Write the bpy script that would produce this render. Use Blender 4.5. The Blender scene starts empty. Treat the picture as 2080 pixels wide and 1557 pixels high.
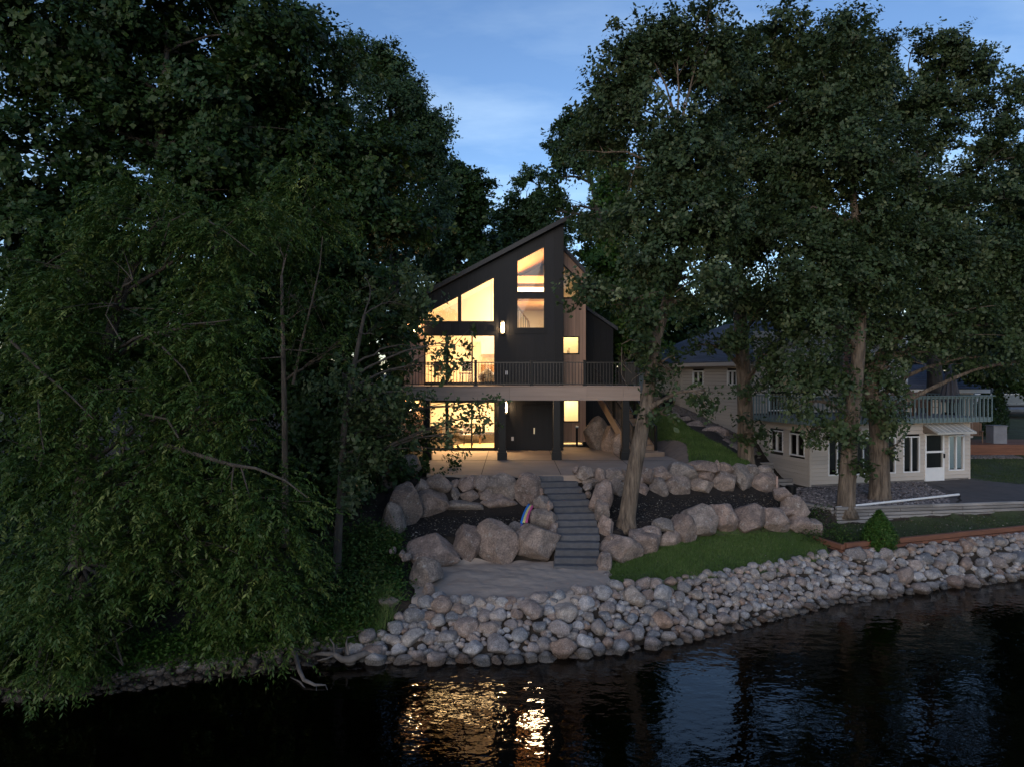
import bpy, bmesh, math, random
import numpy as np
from mathutils import Vector, Matrix, noise as mnoise
from mathutils.geometry import delaunay_2d_cdt

# ------------------------------------------------------------------ camera, sky, sun, exposure
SC = bpy.context.scene
COL = SC.collection
F, CX, HY, HC = 1440.0, 1040.0, 760.0, 6.3       # focal length, principal column and horizon row (photo pixels), camera height (m)
cam_d = bpy.data.cameras.new('camera'); cam = bpy.data.objects.new('camera', cam_d); COL.objects.link(cam)
cam.location = (0, 0, HC); cam.rotation_euler = (math.radians(90), 0, 0)
cam_d.sensor_width = 36; cam_d.lens = 36 * F / 2080; cam_d.shift_y = -18.5 / 2080
cam_d.clip_end = 2000; cam_d.clip_start = 0.1
SC.camera = cam

SUN_EL, SUN_AZ = 14.0, 200.0       # degrees; low dusk sun behind the camera
w = bpy.data.worlds.new('World'); SC.world = w; w.use_nodes = True
nt = w.node_tree; N = nt.nodes; LK = nt.links; N.clear()
out = N.new('ShaderNodeOutputWorld'); bg = N.new('ShaderNodeBackground'); LK.new(bg.outputs[0], out.inputs[0])
sky = N.new('ShaderNodeTexSky'); sky.sky_type = 'NISHITA'; sky.sun_disc = False
sky.sun_elevation = math.radians(SUN_EL); sky.sun_rotation = math.radians(SUN_AZ)
sky.air_density = 1.0; sky.dust_density = 0.2; sky.ozone_density = 3.2
tc = N.new('ShaderNodeTexCoord'); sep = N.new('ShaderNodeSeparateXYZ'); LK.new(tc.outputs['Generated'], sep.inputs[0])
ab = N.new('ShaderNodeMath'); ab.operation = 'ABSOLUTE'; LK.new(sep.outputs[2], ab.inputs[0])
ad = N.new('ShaderNodeMath'); ad.operation = 'ADD'; ad.inputs[1].default_value = 0.22; LK.new(ab.outputs[0], ad.inputs[0])
dv = N.new('ShaderNodeVectorMath'); dv.operation = 'DIVIDE'; LK.new(tc.outputs['Generated'], dv.inputs[0]); LK.new(ad.outputs[0], dv.inputs[1])
mp = N.new('ShaderNodeMapping'); mp.inputs['Scale'].default_value = (1.0, 2.2, 1.0); mp.inputs['Rotation'].default_value = (0, 0, 0.5); LK.new(dv.outputs[0], mp.inputs[0])
n1 = N.new('ShaderNodeTexNoise'); n1.inputs['Scale'].default_value = 1.5; n1.inputs['Detail'].default_value = 6; n1.inputs['Roughness'].default_value = 0.58; LK.new(mp.outputs[0], n1.inputs[0])
cr = N.new('ShaderNodeValToRGB'); cr.color_ramp.elements[0].position = 0.42; cr.color_ramp.elements[1].position = 0.70
cr.color_ramp.elements[0].color = (0, 0, 0, 1); cr.color_ramp.elements[1].color = (0.85, 0.85, 0.85, 1); LK.new(n1.outputs[0], cr.inputs[0])
mx = N.new('ShaderNodeMix'); mx.data_type = 'RGBA'; LK.new(cr.outputs[0], mx.inputs[0])
tint = N.new('ShaderNodeMix'); tint.data_type = 'RGBA'; tint.blend_type = 'MULTIPLY'; tint.inputs[0].default_value = 1.0
LK.new(sky.outputs[0], tint.inputs[6]); tint.inputs[7].default_value = (0.96, 0.96, 1.04, 1)
LK.new(tint.outputs[2], mx.inputs[6])
mul = N.new('ShaderNodeMix'); mul.data_type = 'RGBA'; mul.blend_type = 'MULTIPLY'; mul.inputs[0].default_value = 1.0
LK.new(tint.outputs[2], mul.inputs[6]); mul.inputs[7].default_value = (1.9, 1.5, 1.2, 1)
LK.new(mul.outputs[2], mx.inputs[7]); LK.new(mx.outputs[2], bg.inputs[0])
bg.inputs[1].default_value = 0.13

sd = bpy.data.lights.new('sun', 'SUN'); sun = bpy.data.objects.new('sun', sd); COL.objects.link(sun)
sd.energy = 0.85; sd.angle = math.radians(45); sd.color = (1.0, 0.92, 0.84)
_el, _az = math.radians(SUN_EL), math.radians(SUN_AZ)
_dir = Vector((math.sin(_az) * math.cos(_el), math.cos(_az) * math.cos(_el), math.sin(_el)))
sun.rotation_euler = _dir.to_track_quat('Z', 'Y').to_euler()

vs = SC.view_settings; vs.view_transform = 'Standard'; vs.look = 'None'; vs.gamma = 1; vs.exposure = 0.5; vs.use_curve_mapping = False
cy = SC.cycles; cy.max_bounces = 6; cy.diffuse_bounces = 3; cy.glossy_bounces = 3; cy.transmission_bounces = 4; cy.transparent_max_bounces = 10
cy.caustics_reflective = False; cy.caustics_refractive = False; cy.use_denoising = True; cy.sample_clamp_indirect = 4.0

# ------------------------------------------------------------------ helpers
rng = np.random.default_rng(7); random.seed(7)
OFF = {}
def lerp(a, b, t): return a + (b - a) * t
def PX(px, Y): return (px - CX) / F * Y
def PZ(py, Y): return HC - (py - HY) / F * Y
def P3(px, py, Y): return (PX(px, Y), Y, PZ(py, Y))

def tag(o, label=None, cat=None, group=None, kind=None):
    if label: o['label'] = label
    if cat: o['category'] = cat
    if group: o['group'] = group
    if kind: o['kind'] = kind
    return o
def root(name, loc, label=None, cat=None, group=None, kind=None, rz=0.0):
    o = bpy.data.objects.new(name, None); COL.objects.link(o); o.location = loc; o.rotation_euler = (0, 0, rz); o.empty_display_size = 0.2
    OFF[o.name] = Vector(loc) if rz == 0 else Vector((0, 0, 0))
    return tag(o, label, cat, group, kind)
def mesh(name, verts, faces, mat, smooth=False):
    me = bpy.data.meshes.new(name)
    me.from_pydata([tuple(v) for v in verts], [], faces)
    if smooth: me.polygons.foreach_set('use_smooth', [True] * len(me.polygons))
    if mat: me.materials.append(mat)
    return me
def link(name, me, parent=None, loc=(0, 0, 0), rot=(0, 0, 0), scale=(1, 1, 1)):
    o = bpy.data.objects.new(name, me); COL.objects.link(o)
    o.location = loc; o.rotation_euler = rot; o.scale = scale
    if parent: o.parent = parent
    return o
def obj(name, vf, mat, parent=None, smooth=False, recalc=True):
    """world-space geometry; stored relative to the (unrotated) parent"""
    v, f = vf
    off = OFF.get(parent.name, Vector((0, 0, 0))) if parent else Vector((0, 0, 0))
    v = [(a[0] - off.x, a[1] - off.y, a[2] - off.z) for a in v]
    me = mesh(name, v, f, mat, smooth)
    if recalc:
        bm = bmesh.new(); bm.from_mesh(me); bmesh.ops.recalc_face_normals(bm, faces=bm.faces); bm.to_mesh(me); bm.free()
    o = link(name, me, parent); OFF[o.name] = off
    return o
def big(name, V, Fq, mat, parent=None, attrs=None, smooth=False, off=(0, 0, 0)):
    """numpy mesh: V (n,3), Fq (m,k)"""
    me = bpy.data.meshes.new(name); n, (m, k) = len(V), Fq.shape
    me.vertices.add(n); me.vertices.foreach_set('co', np.ascontiguousarray(V - np.array(off), dtype=np.float32).ravel())
    me.loops.add(m * k); me.loops.foreach_set('vertex_index', np.ascontiguousarray(Fq, dtype=np.int32).ravel())
    me.polygons.add(m); me.polygons.foreach_set('loop_start', np.arange(0, m * k, k, dtype=np.int32)); me.polygons.foreach_set('loop_total', np.full(m, k, dtype=np.int32))
    if smooth: me.polygons.foreach_set('use_smooth', np.ones(m, dtype=bool))
    for an, (dom, arr) in (attrs or {}).items():
        a = me.attributes.new(an, 'FLOAT', dom); a.data.foreach_set('value', np.ascontiguousarray(arr, dtype=np.float32))
    me.update(calc_edges=True)
    if mat: me.materials.append(mat)
    return link(name, me, parent)
def box(x0, x1, y0, y1, z0, z1):
    v = [(x, y, z) for z in (z0, z1) for y in (y0, y1) for x in (x0, x1)]
    return v, [(0, 2, 3, 1), (4, 5, 7, 6), (0, 1, 5, 4), (2, 6, 7, 3), (0, 4, 6, 2), (1, 3, 7, 5)]
def prism(poly, y0, y1):
    """polygon in XZ extruded along Y"""
    n = len(poly); v = [(x, y0, z) for x, z in poly] + [(x, y1, z) for x, z in poly]
    return v, [tuple(range(n)), tuple(range(2 * n - 1, n - 1, -1))] + [(i, (i + 1) % n, n + (i + 1) % n, n + i) for i in range(n)]
def prismz(poly, z0, z1):
    n = len(poly); v = [(x, y, z0) for x, y in poly] + [(x, y, z1) for x, y in poly]
    return v, [tuple(range(n)), tuple(range(2 * n - 1, n - 1, -1))] + [(i, (i + 1) % n, n + (i + 1) % n, n + i) for i in range(n)]
def prismx(poly, x0, x1):
    n = len(poly); v = [(x0, y, z) for y, z in poly] + [(x1, y, z) for y, z in poly]
    return v, [tuple(range(n)), tuple(range(2 * n - 1, n - 1, -1))] + [(i, (i + 1) % n, n + (i + 1) % n, n + i) for i in range(n)]
def join(*vfs):
    V, Fc = [], []
    for v, f in vfs:
        k = len(V); V += list(v); Fc += [tuple(i + k for i in q) for q in f]
    return V, Fc
def tube(pts, rad, seg=8, cap=True):
    pts = [Vector(p) for p in pts]; V, Fc = [], []
    ref = Vector((0.31, 0.17, 0.93)).normalized()
    for i, p in enumerate(pts):
        t = (pts[min(i + 1, len(pts) - 1)] - pts[max(i - 1, 0)]).normalized()
        r0 = ref if abs(t.dot(ref)) < 0.97 else Vector((1, 0, 0))
        a = t.cross(r0).normalized(); b = t.cross(a)
        r = rad[i] if hasattr(rad, '__len__') else rad
        for k in range(seg):
            th = 2 * math.pi * k / seg
            V.append(p + (a * math.cos(th) + b * math.sin(th)) * r)
    for i in range(len(pts) - 1):
        for k in range(seg):
            k2 = (k + 1) % seg
            Fc.append((i * seg + k, i * seg + k2, (i + 1) * seg + k2, (i + 1) * seg + k))
    if cap:
        Fc.append(tuple(range(seg - 1, -1, -1))); n = (len(pts) - 1) * seg; Fc.append(tuple(range(n, n + seg)))
    return V, Fc
def inset(poly, d):
    """convex polygon (any winding) offset inward"""
    n = len(poly); A = sum(poly[i][0] * poly[(i + 1) % n][1] - poly[(i + 1) % n][0] * poly[i][1] for i in range(n)); s = 1 if A > 0 else -1
    lines = []
    for i in range(n):
        (x0, y0), (x1, y1) = poly[i], poly[(i + 1) % n]; L = math.hypot(x1 - x0, y1 - y0)
        nx, ny = -(y1 - y0) / L * s, (x1 - x0) / L * s
        lines.append((nx, ny, nx * x0 + ny * y0 + d))
    res = []
    for i in range(n):
        a, b = lines[i - 1], lines[i]; det = a[0] * b[1] - b[0] * a[1]
        res.append(((a[2] * b[1] - b[2] * a[1]) / det, (a[0] * b[2] - b[0] * a[2]) / det))
    return res
def ringprism(poly, d, y0, y1):
    q = inset(poly, d); n = len(poly)
    v = [(x, y, z) for P in (poly, q) for y in (y0, y1) for x, z in P]
    o0, o1, i0, i1 = 0, n, 2 * n, 3 * n; f = []
    for i in range(n):
        j = (i + 1) % n
        f += [(o0 + i, o0 + j, i0 + j, i0 + i), (o1 + i, i1 + i, i1 + j, o1 + j), (o0 + i, o1 + i, o1 + j, o0 + j), (i0 + i, i0 + j, i1 + j, i1 + i)]
    return v, f

# ------------------------------------------------------------------ materials
def nmat(name):
    m = bpy.data.materials.new(name); m.use_nodes = True; t = m.node_tree
    return m, t, t.nodes['Principled BSDF']
def noise_node(t, scale, detail=4, rough=0.6, coord='Object', vscale=None):
    c = t.nodes.new('ShaderNodeTexCoord'); n = t.nodes.new('ShaderNodeTexNoise')
    n.inputs['Scale'].default_value = scale; n.inputs['Detail'].default_value = detail; n.inputs['Roughness'].default_value = rough
    if vscale:
        mpn = t.nodes.new('ShaderNodeMapping'); mpn.inputs['Scale'].default_value = vscale
        t.links.new(c.outputs[coord], mpn.inputs[0]); t.links.new(mpn.outputs[0], n.inputs[0])
    else: t.links.new(c.outputs[coord], n.inputs[0])
    return n
def ramp(t, src, stops):
    r = t.nodes.new('ShaderNodeValToRGB'); e = r.color_ramp.elements
    e[0].position, e[0].color = stops[0][0], (*stops[0][1], 1); e[1].position, e[1].color = stops[-1][0], (*stops[-1][1], 1)
    for p, c in stops[1:-1]:
        k = e.new(p); k.color = (*c, 1)
    t.links.new(src, r.inputs[0]); return r
def bumpn(t, b, src, strength, dist=0.02):
    k = t.nodes.new('ShaderNodeBump'); k.inputs['Strength'].default_value = strength; k.inputs['Distance'].default_value = dist
    t.links.new(src, k.inputs['Height']); t.links.new(k.outputs[0], b.inputs['Normal']); return k
def pm(name, c1, c2=None, scale=4.0, rough=0.7, bump=0.0, bscale=None, bdist=0.02, vscale=None, metal=0.0, objrand=0.0, spec=0.4, detail=5):
    m, t, b = nmat(name); b.inputs['Roughness'].default_value = rough; b.inputs['Metallic'].default_value = metal; b.inputs['Specular IOR Level'].default_value = spec
    c2 = c2 or tuple(x * 0.75 for x in c1)
    n = noise_node(t, scale, detail, 0.6, 'Object', vscale); r = ramp(t, n.outputs[0], [(0.3, c2), (0.7, c1)]); src = r.outputs[0]
    if objrand:
        oi = t.nodes.new('ShaderNodeObjectInfo'); mr = t.nodes.new('ShaderNodeMapRange'); mr.inputs[3].default_value = 1 - objrand; mr.inputs[4].default_value = 1 + objrand
        t.links.new(oi.outputs['Random'], mr.inputs[0]); hv = t.nodes.new('ShaderNodeHueSaturation'); t.links.new(mr.outputs[0], hv.inputs['Value']); t.links.new(src, hv.inputs['Color']); src = hv.outputs[0]
    t.links.new(src, b.inputs['Base Color'])
    if bump:
        nb = noise_node(t, bscale or scale * 4, 6, 0.65, 'Object', vscale); bumpn(t, b, nb.outputs[0], bump, bdist)
    return m
def rockmat(name, stops, scale=1.0, dark=0.6):
    m, t, b = nmat(name); b.inputs['Roughness'].default_value = 0.72; b.inputs['Specular IOR Level'].default_value = 0.35
    oi = t.nodes.new('ShaderNodeObjectInfo'); ge = t.nodes.new('ShaderNodeNewGeometry')
    ad = t.nodes.new('ShaderNodeMath'); ad.operation = 'ADD'; t.links.new(oi.outputs['Random'], ad.inputs[0]); t.links.new(ge.outputs['Random Per Island'], ad.inputs[1])
    fr = t.nodes.new('ShaderNodeMath'); fr.operation = 'FRACT'; t.links.new(ad.outputs[0], fr.inputs[0])
    base = ramp(t, fr.outputs[0], stops); base.color_ramp.interpolation = 'LINEAR'
    # per stone offset of the texture
    geo = t.nodes.new('ShaderNodeVectorMath'); geo.operation = 'SCALE'; cmb = t.nodes.new('ShaderNodeCombineXYZ')
    for i in range(3): t.links.new(fr.outputs[0], cmb.inputs[i])
    t.links.new(cmb.outputs[0], geo.inputs[0]); geo.inputs['Scale'].default_value = 37.0
    pos = t.nodes.new('ShaderNodeVectorMath'); pos.operation = 'ADD'; t.links.new(ge.outputs['Position'], pos.inputs[0]); t.links.new(geo.outputs[0], pos.inputs[1])
    def nz(sc, det, ro):
        n = t.nodes.new('ShaderNodeTexNoise'); n.inputs['Scale'].default_value = sc; n.inputs['Detail'].default_value = det; n.inputs['Roughness'].default_value = ro; t.links.new(pos.outputs[0], n.inputs[0]); return n
    n1 = nz(3.2 * scale, 6, 0.65); n2 = nz(22 * scale, 4, 0.7); n3 = nz(5.5 * scale, 8, 0.78)
    r1 = ramp(t, n1.outputs[0], [(0.30, (dark,) * 3), (0.48, (0.8, 0.77, 0.76)), (0.70, (1.3, 1.25, 1.20))])
    r2 = ramp(t, n2.outputs[0], [(0.3, (0.55,) * 3), (0.52, (1.0,) * 3), (0.72, (1.55,) * 3)])
    def mulc(a, c):
        k = t.nodes.new('ShaderNodeMix'); k.data_type = 'RGBA'; k.blend_type = 'MULTIPLY'; k.inputs[0].default_value = 1; t.links.new(a, k.inputs[6]); t.links.new(c, k.inputs[7]); return k.outputs[2]
    c = mulc(mulc(base.outputs[0], r1.outputs[0]), r2.outputs[0])
    # pale scuffs and lichen
    wv = ramp(t, n3.outputs[0], [(0.57, (0, 0, 0)), (0.64, (0.7, 0.7, 0.7))])
    k = t.nodes.new('ShaderNodeMix'); k.data_type = 'RGBA'; t.links.new(wv.outputs[0], k.inputs[0]); t.links.new(c, k.inputs[6]); k.inputs[7].default_value = (0.50, 0.47, 0.44, 1)
    # stones are dark and glossy where the lake wets them
    sp_ = t.nodes.new('ShaderNodeSeparateXYZ'); t.links.new(ge.outputs['Position'], sp_.inputs[0]); wz = t.nodes.new('ShaderNodeMath'); wz.operation = 'MULTIPLY_ADD'; t.links.new(n1.outputs[0], wz.inputs[0]); wz.inputs[1].default_value = -0.16; t.links.new(sp_.outputs[2], wz.inputs[2])
    wr = t.nodes.new('ShaderNodeMapRange'); t.links.new(wz.outputs[0], wr.inputs[0]); wr.inputs[1].default_value = 0.02; wr.inputs[2].default_value = 0.10; wr.inputs[3].default_value = 1.0; wr.inputs[4].default_value = 0.0
    wm = t.nodes.new('ShaderNodeMix'); wm.data_type = 'RGBA'; wm.blend_type = 'MULTIPLY'; t.links.new(wr.outputs[0], wm.inputs[0]); t.links.new(k.outputs[2], wm.inputs[6]); wm.inputs[7].default_value = (0.33, 0.31, 0.28, 1)
    rg = t.nodes.new('ShaderNodeMapRange'); t.links.new(wr.outputs[0], rg.inputs[0]); rg.inputs[3].default_value = 0.72; rg.inputs[4].default_value = 0.25; t.links.new(rg.outputs[0], b.inputs['Roughness'])
    t.links.new(wm.outputs[2], b.inputs['Base Color'])
    sm = t.nodes.new('ShaderNodeMath'); sm.operation = 'MULTIPLY_ADD'; t.links.new(n2.outputs[0], sm.inputs[0]); sm.inputs[1].default_value = 0.25; t.links.new(n3.outputs[0], sm.inputs[2])
    bumpn(t, b, sm.outputs[0], 1.0, 0.09 / max(scale, 1))
    return m
def leafmat(name, ca, cb, cc, trans=0.3, rough=0.5):
    m, t, b = nmat(name); b.inputs['Roughness'].default_value = rough; b.inputs['Specular IOR Level'].default_value = 0.3
    at = t.nodes.new('ShaderNodeAttribute'); at.attribute_name = 'tint'
    r = ramp(t, at.outputs['Fac'], [(0.0, ca), (0.5, cb), (0.93, cc), (1.0, tuple(x * 1.5 for x in cc))])
    t.links.new(r.outputs[0], b.inputs['Base Color'])
    tr = t.nodes.new('ShaderNodeBsdfTranslucent'); t.links.new(r.outputs[0], tr.inputs[0]); mxs = t.nodes.new('ShaderNodeMixShader'); mxs.inputs[0].default_value = trans
    o = t.nodes['Material Output']; t.links.new(b.outputs[0], mxs.inputs[1]); t.links.new(tr.outputs[0], mxs.inputs[2]); t.links.new(mxs.outputs[0], o.inputs[0])
    return m
def glassmat(name, tintc=(1, 1, 1), refl=1.0):
    m, t, b = nmat(name); t.nodes.remove(b); o = t.nodes['Material Output']
    tr = t.nodes.new('ShaderNodeBsdfTransparent'); tr.inputs[0].default_value = (*tintc, 1); g = t.nodes.new('ShaderNodeBsdfGlossy'); g.inputs['Roughness'].default_value = 0.01
    fr = t.nodes.new('ShaderNodeFresnel'); fr.inputs[0].default_value = 1.6; mm = t.nodes.new('ShaderNodeMath'); mm.operation = 'MULTIPLY'; mm.inputs[1].default_value = refl; mm.use_clamp = True
    t.links.new(fr.outputs[0], mm.inputs[0]); s = t.nodes.new('ShaderNodeMixShader'); t.links.new(mm.outputs[0], s.inputs[0]); t.links.new(tr.outputs[0], s.inputs[1]); t.links.new(g.outputs[0], s.inputs[2]); t.links.new(s.outputs[0], o.inputs[0])
    return m
def emit(name, col, st):
    m, t, b = nmat(name); b.inputs['Emission Color'].default_value = (*col, 1); b.inputs['Emission Strength'].default_value = st; b.inputs['Base Color'].default_value = (*col, 1); return m

MT = {}
MT['boulder'] = rockmat('boulder_granite', [(0.0, (0.29, 0.222, 0.188)), (0.2, (0.39, 0.30, 0.255)), (0.4, (0.30, 0.265, 0.24)), (0.6, (0.44, 0.325, 0.272)), (0.8, (0.34, 0.29, 0.255)), (1.0, (0.41, 0.312, 0.262))], 1.0, 0.45)
MT['stone'] = rockmat('field_stone', [(0.0, (0.24, 0.23, 0.23)), (0.14, (0.40, 0.315, 0.275)), (0.26, (0.34, 0.345, 0.36)), (0.40, (0.47, 0.39, 0.325)), (0.52, (0.21, 0.225, 0.25)), (0.64, (0.42, 0.365, 0.335)), (0.76, (0.31, 0.215, 0.165)), (0.88, (0.58, 0.555, 0.55)), (1.0, (0.32, 0.32, 0.33))], 1.6, 0.5)
MT['pebble'] = rockmat('shore_pebble', [(0.0, (0.13, 0.11, 0.10)), (0.5, (0.22, 0.19, 0.17)), (1.0, (0.17, 0.16, 0.16))], 3.0)
MT['gravel'] = rockmat('gravel_stone', [(0.0, (0.08, 0.075, 0.08)), (0.4, (0.15, 0.135, 0.14)), (0.7, (0.22, 0.19, 0.19)), (1.0, (0.40, 0.37, 0.37))], 4.0)
MT['soil'] = pm('forest_soil', (0.045, 0.032, 0.022), (0.02, 0.015, 0.011), 3.0, 0.95, 0.6, 22, 0.04)
MT['mulch'] = pm('dark_mulch', (0.032, 0.024, 0.020), (0.009, 0.007, 0.007), 14.0, 0.95, 1.0, 40, 0.05)
MT['sand'] = pm('beach_sand', (0.42, 0.335, 0.275), (0.33, 0.26, 0.21), 1.2, 0.95, 0.6, 3.5, 0.06, vscale=(1, 1.8, 1))
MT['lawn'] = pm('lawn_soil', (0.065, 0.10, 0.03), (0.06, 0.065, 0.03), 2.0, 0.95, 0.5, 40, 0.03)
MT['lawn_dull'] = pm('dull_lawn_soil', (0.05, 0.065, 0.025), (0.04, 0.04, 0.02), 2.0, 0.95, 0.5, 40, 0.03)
MT['patio'] = pm('patio_concrete', (0.34, 0.26, 0.205), (0.26, 0.20, 0.16), 1.4, 0.8, 0.35, 18, 0.012)
MT['path'] = pm('brown_paver_dirt', (0.105, 0.085, 0.080), (0.07, 0.058, 0.055), 2.5, 0.9, 0.5, 24, 0.02)
MT['bark'] = pm('oak_bark', (0.29, 0.22, 0.16), (0.055, 0.04, 0.03), 7.0, 0.92, 1.0, 13, 0.14, vscale=(1.5, 1.5, 0.22))
MT['bark_dark'] = pm('dark_bark', (0.075, 0.062, 0.05), (0.03, 0.025, 0.02), 8.0, 0.92, 0.8, 18, 0.03, vscale=(1, 1, 0.25))
MT['deadwood'] = pm('grey_deadwood', (0.15, 0.13, 0.12), (0.07, 0.06, 0.055), 6.0, 0.9, 0.5, 20, 0.01, vscale=(1, 1, 0.4))
MT['black'] = pm('black_siding', (0.0095, 0.0095, 0.0125), (0.006, 0.006, 0.008), 2.0, 0.5, 0.12, 30, 0.006, vscale=(3, 3, 0.3), objrand=0.5, spec=0.25)
MT['blackm'] = pm('black_metal', (0.008, 0.008, 0.009), (0.006, 0.006, 0.007), 5.0, 0.45, 0.0, spec=0.25)
MT['cedar'] = pm('tan_wood_cladding', (0.56, 0.345, 0.24), (0.45, 0.27, 0.185), 3.0, 0.6, 0.15, 20, 0.006, vscale=(4, 4, 0.25), objrand=0.15)
MT['fascia'] = pm('tan_composite_board', (0.42, 0.31, 0.25), (0.35, 0.255, 0.205), 3.0, 0.65, 0.1, 20, 0.005, vscale=(0.25, 3, 3), objrand=0.06)
MT['treadw'] = pm('warm_step_board', (0.30, 0.21, 0.15), (0.23, 0.155, 0.11), 3.0, 0.65, 0.1, 20, 0.005, objrand=0.08)
MT['roofd'] = pm('dark_roof', (0.045, 0.047, 0.055), (0.03, 0.031, 0.036), 3.0, 0.5, 0.2, 20, 0.01)
MT['cream'] = pm('cream_plaster', (0.80, 0.74, 0.62), (0.77, 0.70, 0.58), 2.0, 0.85)
MT['pine'] = pm('pine_boards', (0.48, 0.30, 0.14), (0.40, 0.24, 0.11), 2.0, 0.55, 0.1, 12, 0.005, vscale=(3, 0.3, 3))
MT['oakfloor'] = pm('oak_floor', (0.55, 0.40, 0.22), (0.46, 0.32, 0.17), 2.0, 0.4, 0.05, 12, 0.005, vscale=(3, 0.3, 3))
MT['glass'] = glassmat('window_glass', (0.97, 0.97, 0.97), 1.0)
MT['blockstep'] = pm('dark_concrete_block', (0.105, 0.103, 0.11), (0.075, 0.074, 0.08), 6.0, 0.9, 0.9, 26, 0.02, objrand=0.12)
MT['beige'] = pm('beige_lap_siding', (0.50, 0.435, 0.375), (0.455, 0.395, 0.34), 1.5, 0.6, 0.05, 20, 0.004, vscale=(0.3, 0.3, 4), objrand=0.05)
MT['white'] = pm('white_paint', (0.74, 0.73, 0.72), (0.68, 0.67, 0.66), 4.0, 0.5)
MT['tealrail'] = pm('weathered_teal_paint', (0.17, 0.225, 0.23), (0.125, 0.17, 0.175), 6.0, 0.6, 0.1, 20, 0.004)
MT['shingle'] = pm('slate_shingle', (0.095, 0.10, 0.125), (0.06, 0.063, 0.08), 9.0, 0.85, 0.5, 30, 0.02, objrand=0.16)
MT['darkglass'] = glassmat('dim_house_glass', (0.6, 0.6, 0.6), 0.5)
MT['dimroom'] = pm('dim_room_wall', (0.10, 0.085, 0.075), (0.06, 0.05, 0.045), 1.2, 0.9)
MT['brick'] = pm('red_brick', (0.22, 0.085, 0.06), (0.15, 0.06, 0.045), 6.0, 0.85, 0.3, 20, 0.01, objrand=0.25)
MT['mortar'] = pm('mortar', (0.26, 0.24, 0.22), None, 6.0, 0.9)
MT['timber'] = pm('weathered_timber', (0.31, 0.285, 0.27), (0.16, 0.145, 0.135), 3.0, 0.9, 0.6, 14, 0.02, vscale=(0.35, 3, 3), objrand=0.18)
MT['redtimber'] = pm('red_brown_timber', (0.21, 0.088, 0.050), (0.13, 0.055, 0.033), 3.0, 0.8, 0.4, 14, 0.015, vscale=(0.35, 3, 3), objrand=0.12)
# ------------------------------------------------------------------ terrain: cross sections (Y, Z) at stations along the shore
ST = [
 (-60, [(4, 0), (6, .5), (9, .9), (10, 1.1), (15, 1.8), (16, 2.0), (28, 3.2), (45, 5.0)]),
 (-16, [(12.3, 0), (13.2, .3), (15, .8), (16, 1.0), (20, 1.6), (22, 2.0), (32, 3.2), (45, 5.0)]),
 (-10, [(13.75, 0), (14.6, .3), (16, .8), (17, 1.0), (20, 1.6), (22, 2.0), (32, 3.2), (45, 5.0)]),
 (-7.4, [(14.4, 0), (15.2, .3), (16.8, .9), (17.6, 1.1), (20.4, 1.7), (22, 2.1), (31, 3.2), (45, 5.0)]),
 (-5, [(15.35, 0), (16.1, .35), (17.8, 1.1), (18.6, 1.35), (21, 2.1), (22, 2.3), (30, 3.2), (45, 5.0)]),
 (-3.95, [(15.7, 0), (16.6, .6), (18.2, 1.1), (19.2, 1.55), (21.5, 2.1), (22.6, 2.6), (30, 3.0), (45, 5.0)]),
 (-3.2, [(15.72, 0), (16.9, .82), (18.9, .95), (19.5, 1.45), (22.0, 1.85), (22.7, 2.9), (30, 2.98), (45, 5.0)]),
 (-2.2, [(15.72, 0), (17.1, .86), (19.7, .93), (20.3, 1.65), (22.1, 1.85), (22.8, 2.95), (33, 2.98), (45, 5.0)]),
 (0, [(15.72, 0), (16.9, .86), (20.2, .95), (20.7, 1.68), (22.1, 1.85), (22.8, 2.95), (33, 2.98), (45, 5.0)]),
 (0.9, [(15.9, 0), (17.15, .87), (20.2, .95), (20.7, 1.55), (22.3, 1.85), (23.15, 2.85), (33, 2.98), (45, 5.0)]),
 (2.5, [(16.3, 0), (17.8, .88), (20.1, .97), (20.6, 1.55), (22.4, 1.9), (23.15, 2.85), (33, 2.98), (45, 5.0)]),
 (3.2, [(16.55, 0), (18.05, .88), (20.4, 1.0), (20.9, 1.75), (22.4, 2.1), (23.0, 2.95), (33, 2.98), (45, 5.0)]),
 (5.0, [(17.35, 0), (18.8, .9), (21.4, 1.3), (21.9, 1.9), (23.1, 2.2), (23.8, 2.95), (32, 2.98), (45, 5.0)]),
 (6.2, [(18.1, 0), (19.4, .9), (21.8, 1.32), (22.3, 1.94), (23.5, 2.28), (24.2, 2.95), (31, 3.0), (45, 5.2)]),
 (7.2, [(18.65, 0), (19.9, .9), (22.1, 1.32), (22.5, 1.93), (23.85, 2.28), (24.6, 2.98), (34, 4.2), (45, 5.2)]),
 (8.9, [(19.65, 0), (20.8, .92), (22.6, 1.25), (23.0, 1.85), (24.3, 2.25), (25.0, 2.75), (33, 4.1), (45, 5.2)]),
 (9.9, [(20.0, 0), (21.1, .95), (22.8, 1.12), (23.6, 1.4), (25.2, 1.75), (27.5, 2.3), (31.5, 3.5), (45, 5.2)]),
 (10.9, [(20.35, 0), (21.35, .98), (23.85, 1.22), (24.1, 1.74), (27.5, 1.8), (29.2, 1.9), (31.4, 3.3), (45, 5.2)]),
 (12.5, [(20.95, 0), (21.9, .98), (24.12, 1.27), (24.35, 1.74), (28, 1.82), (29.5, 1.83), (34, 1.9), (45, 3.4)]),
 (18, [(22.85, 0), (23.8, 1.0), (24.98, 1.45), (25.2, 1.74), (30, 1.85), (31, 1.87), (36, 2.15), (45, 3.0)]),
 (26, [(25, 0), (26.5, 1.0), (28, 1.5), (28.3, 1.74), (33, 1.95), (34, 2.0), (38, 2.3), (50, 3.3)]),
 (60, [(38, 0), (39.5, 1.0), (41, 1.5), (41.5, 1.7), (45, 2), (47, 2.1), (51, 2.5), (60, 3.3)]),
]
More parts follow.
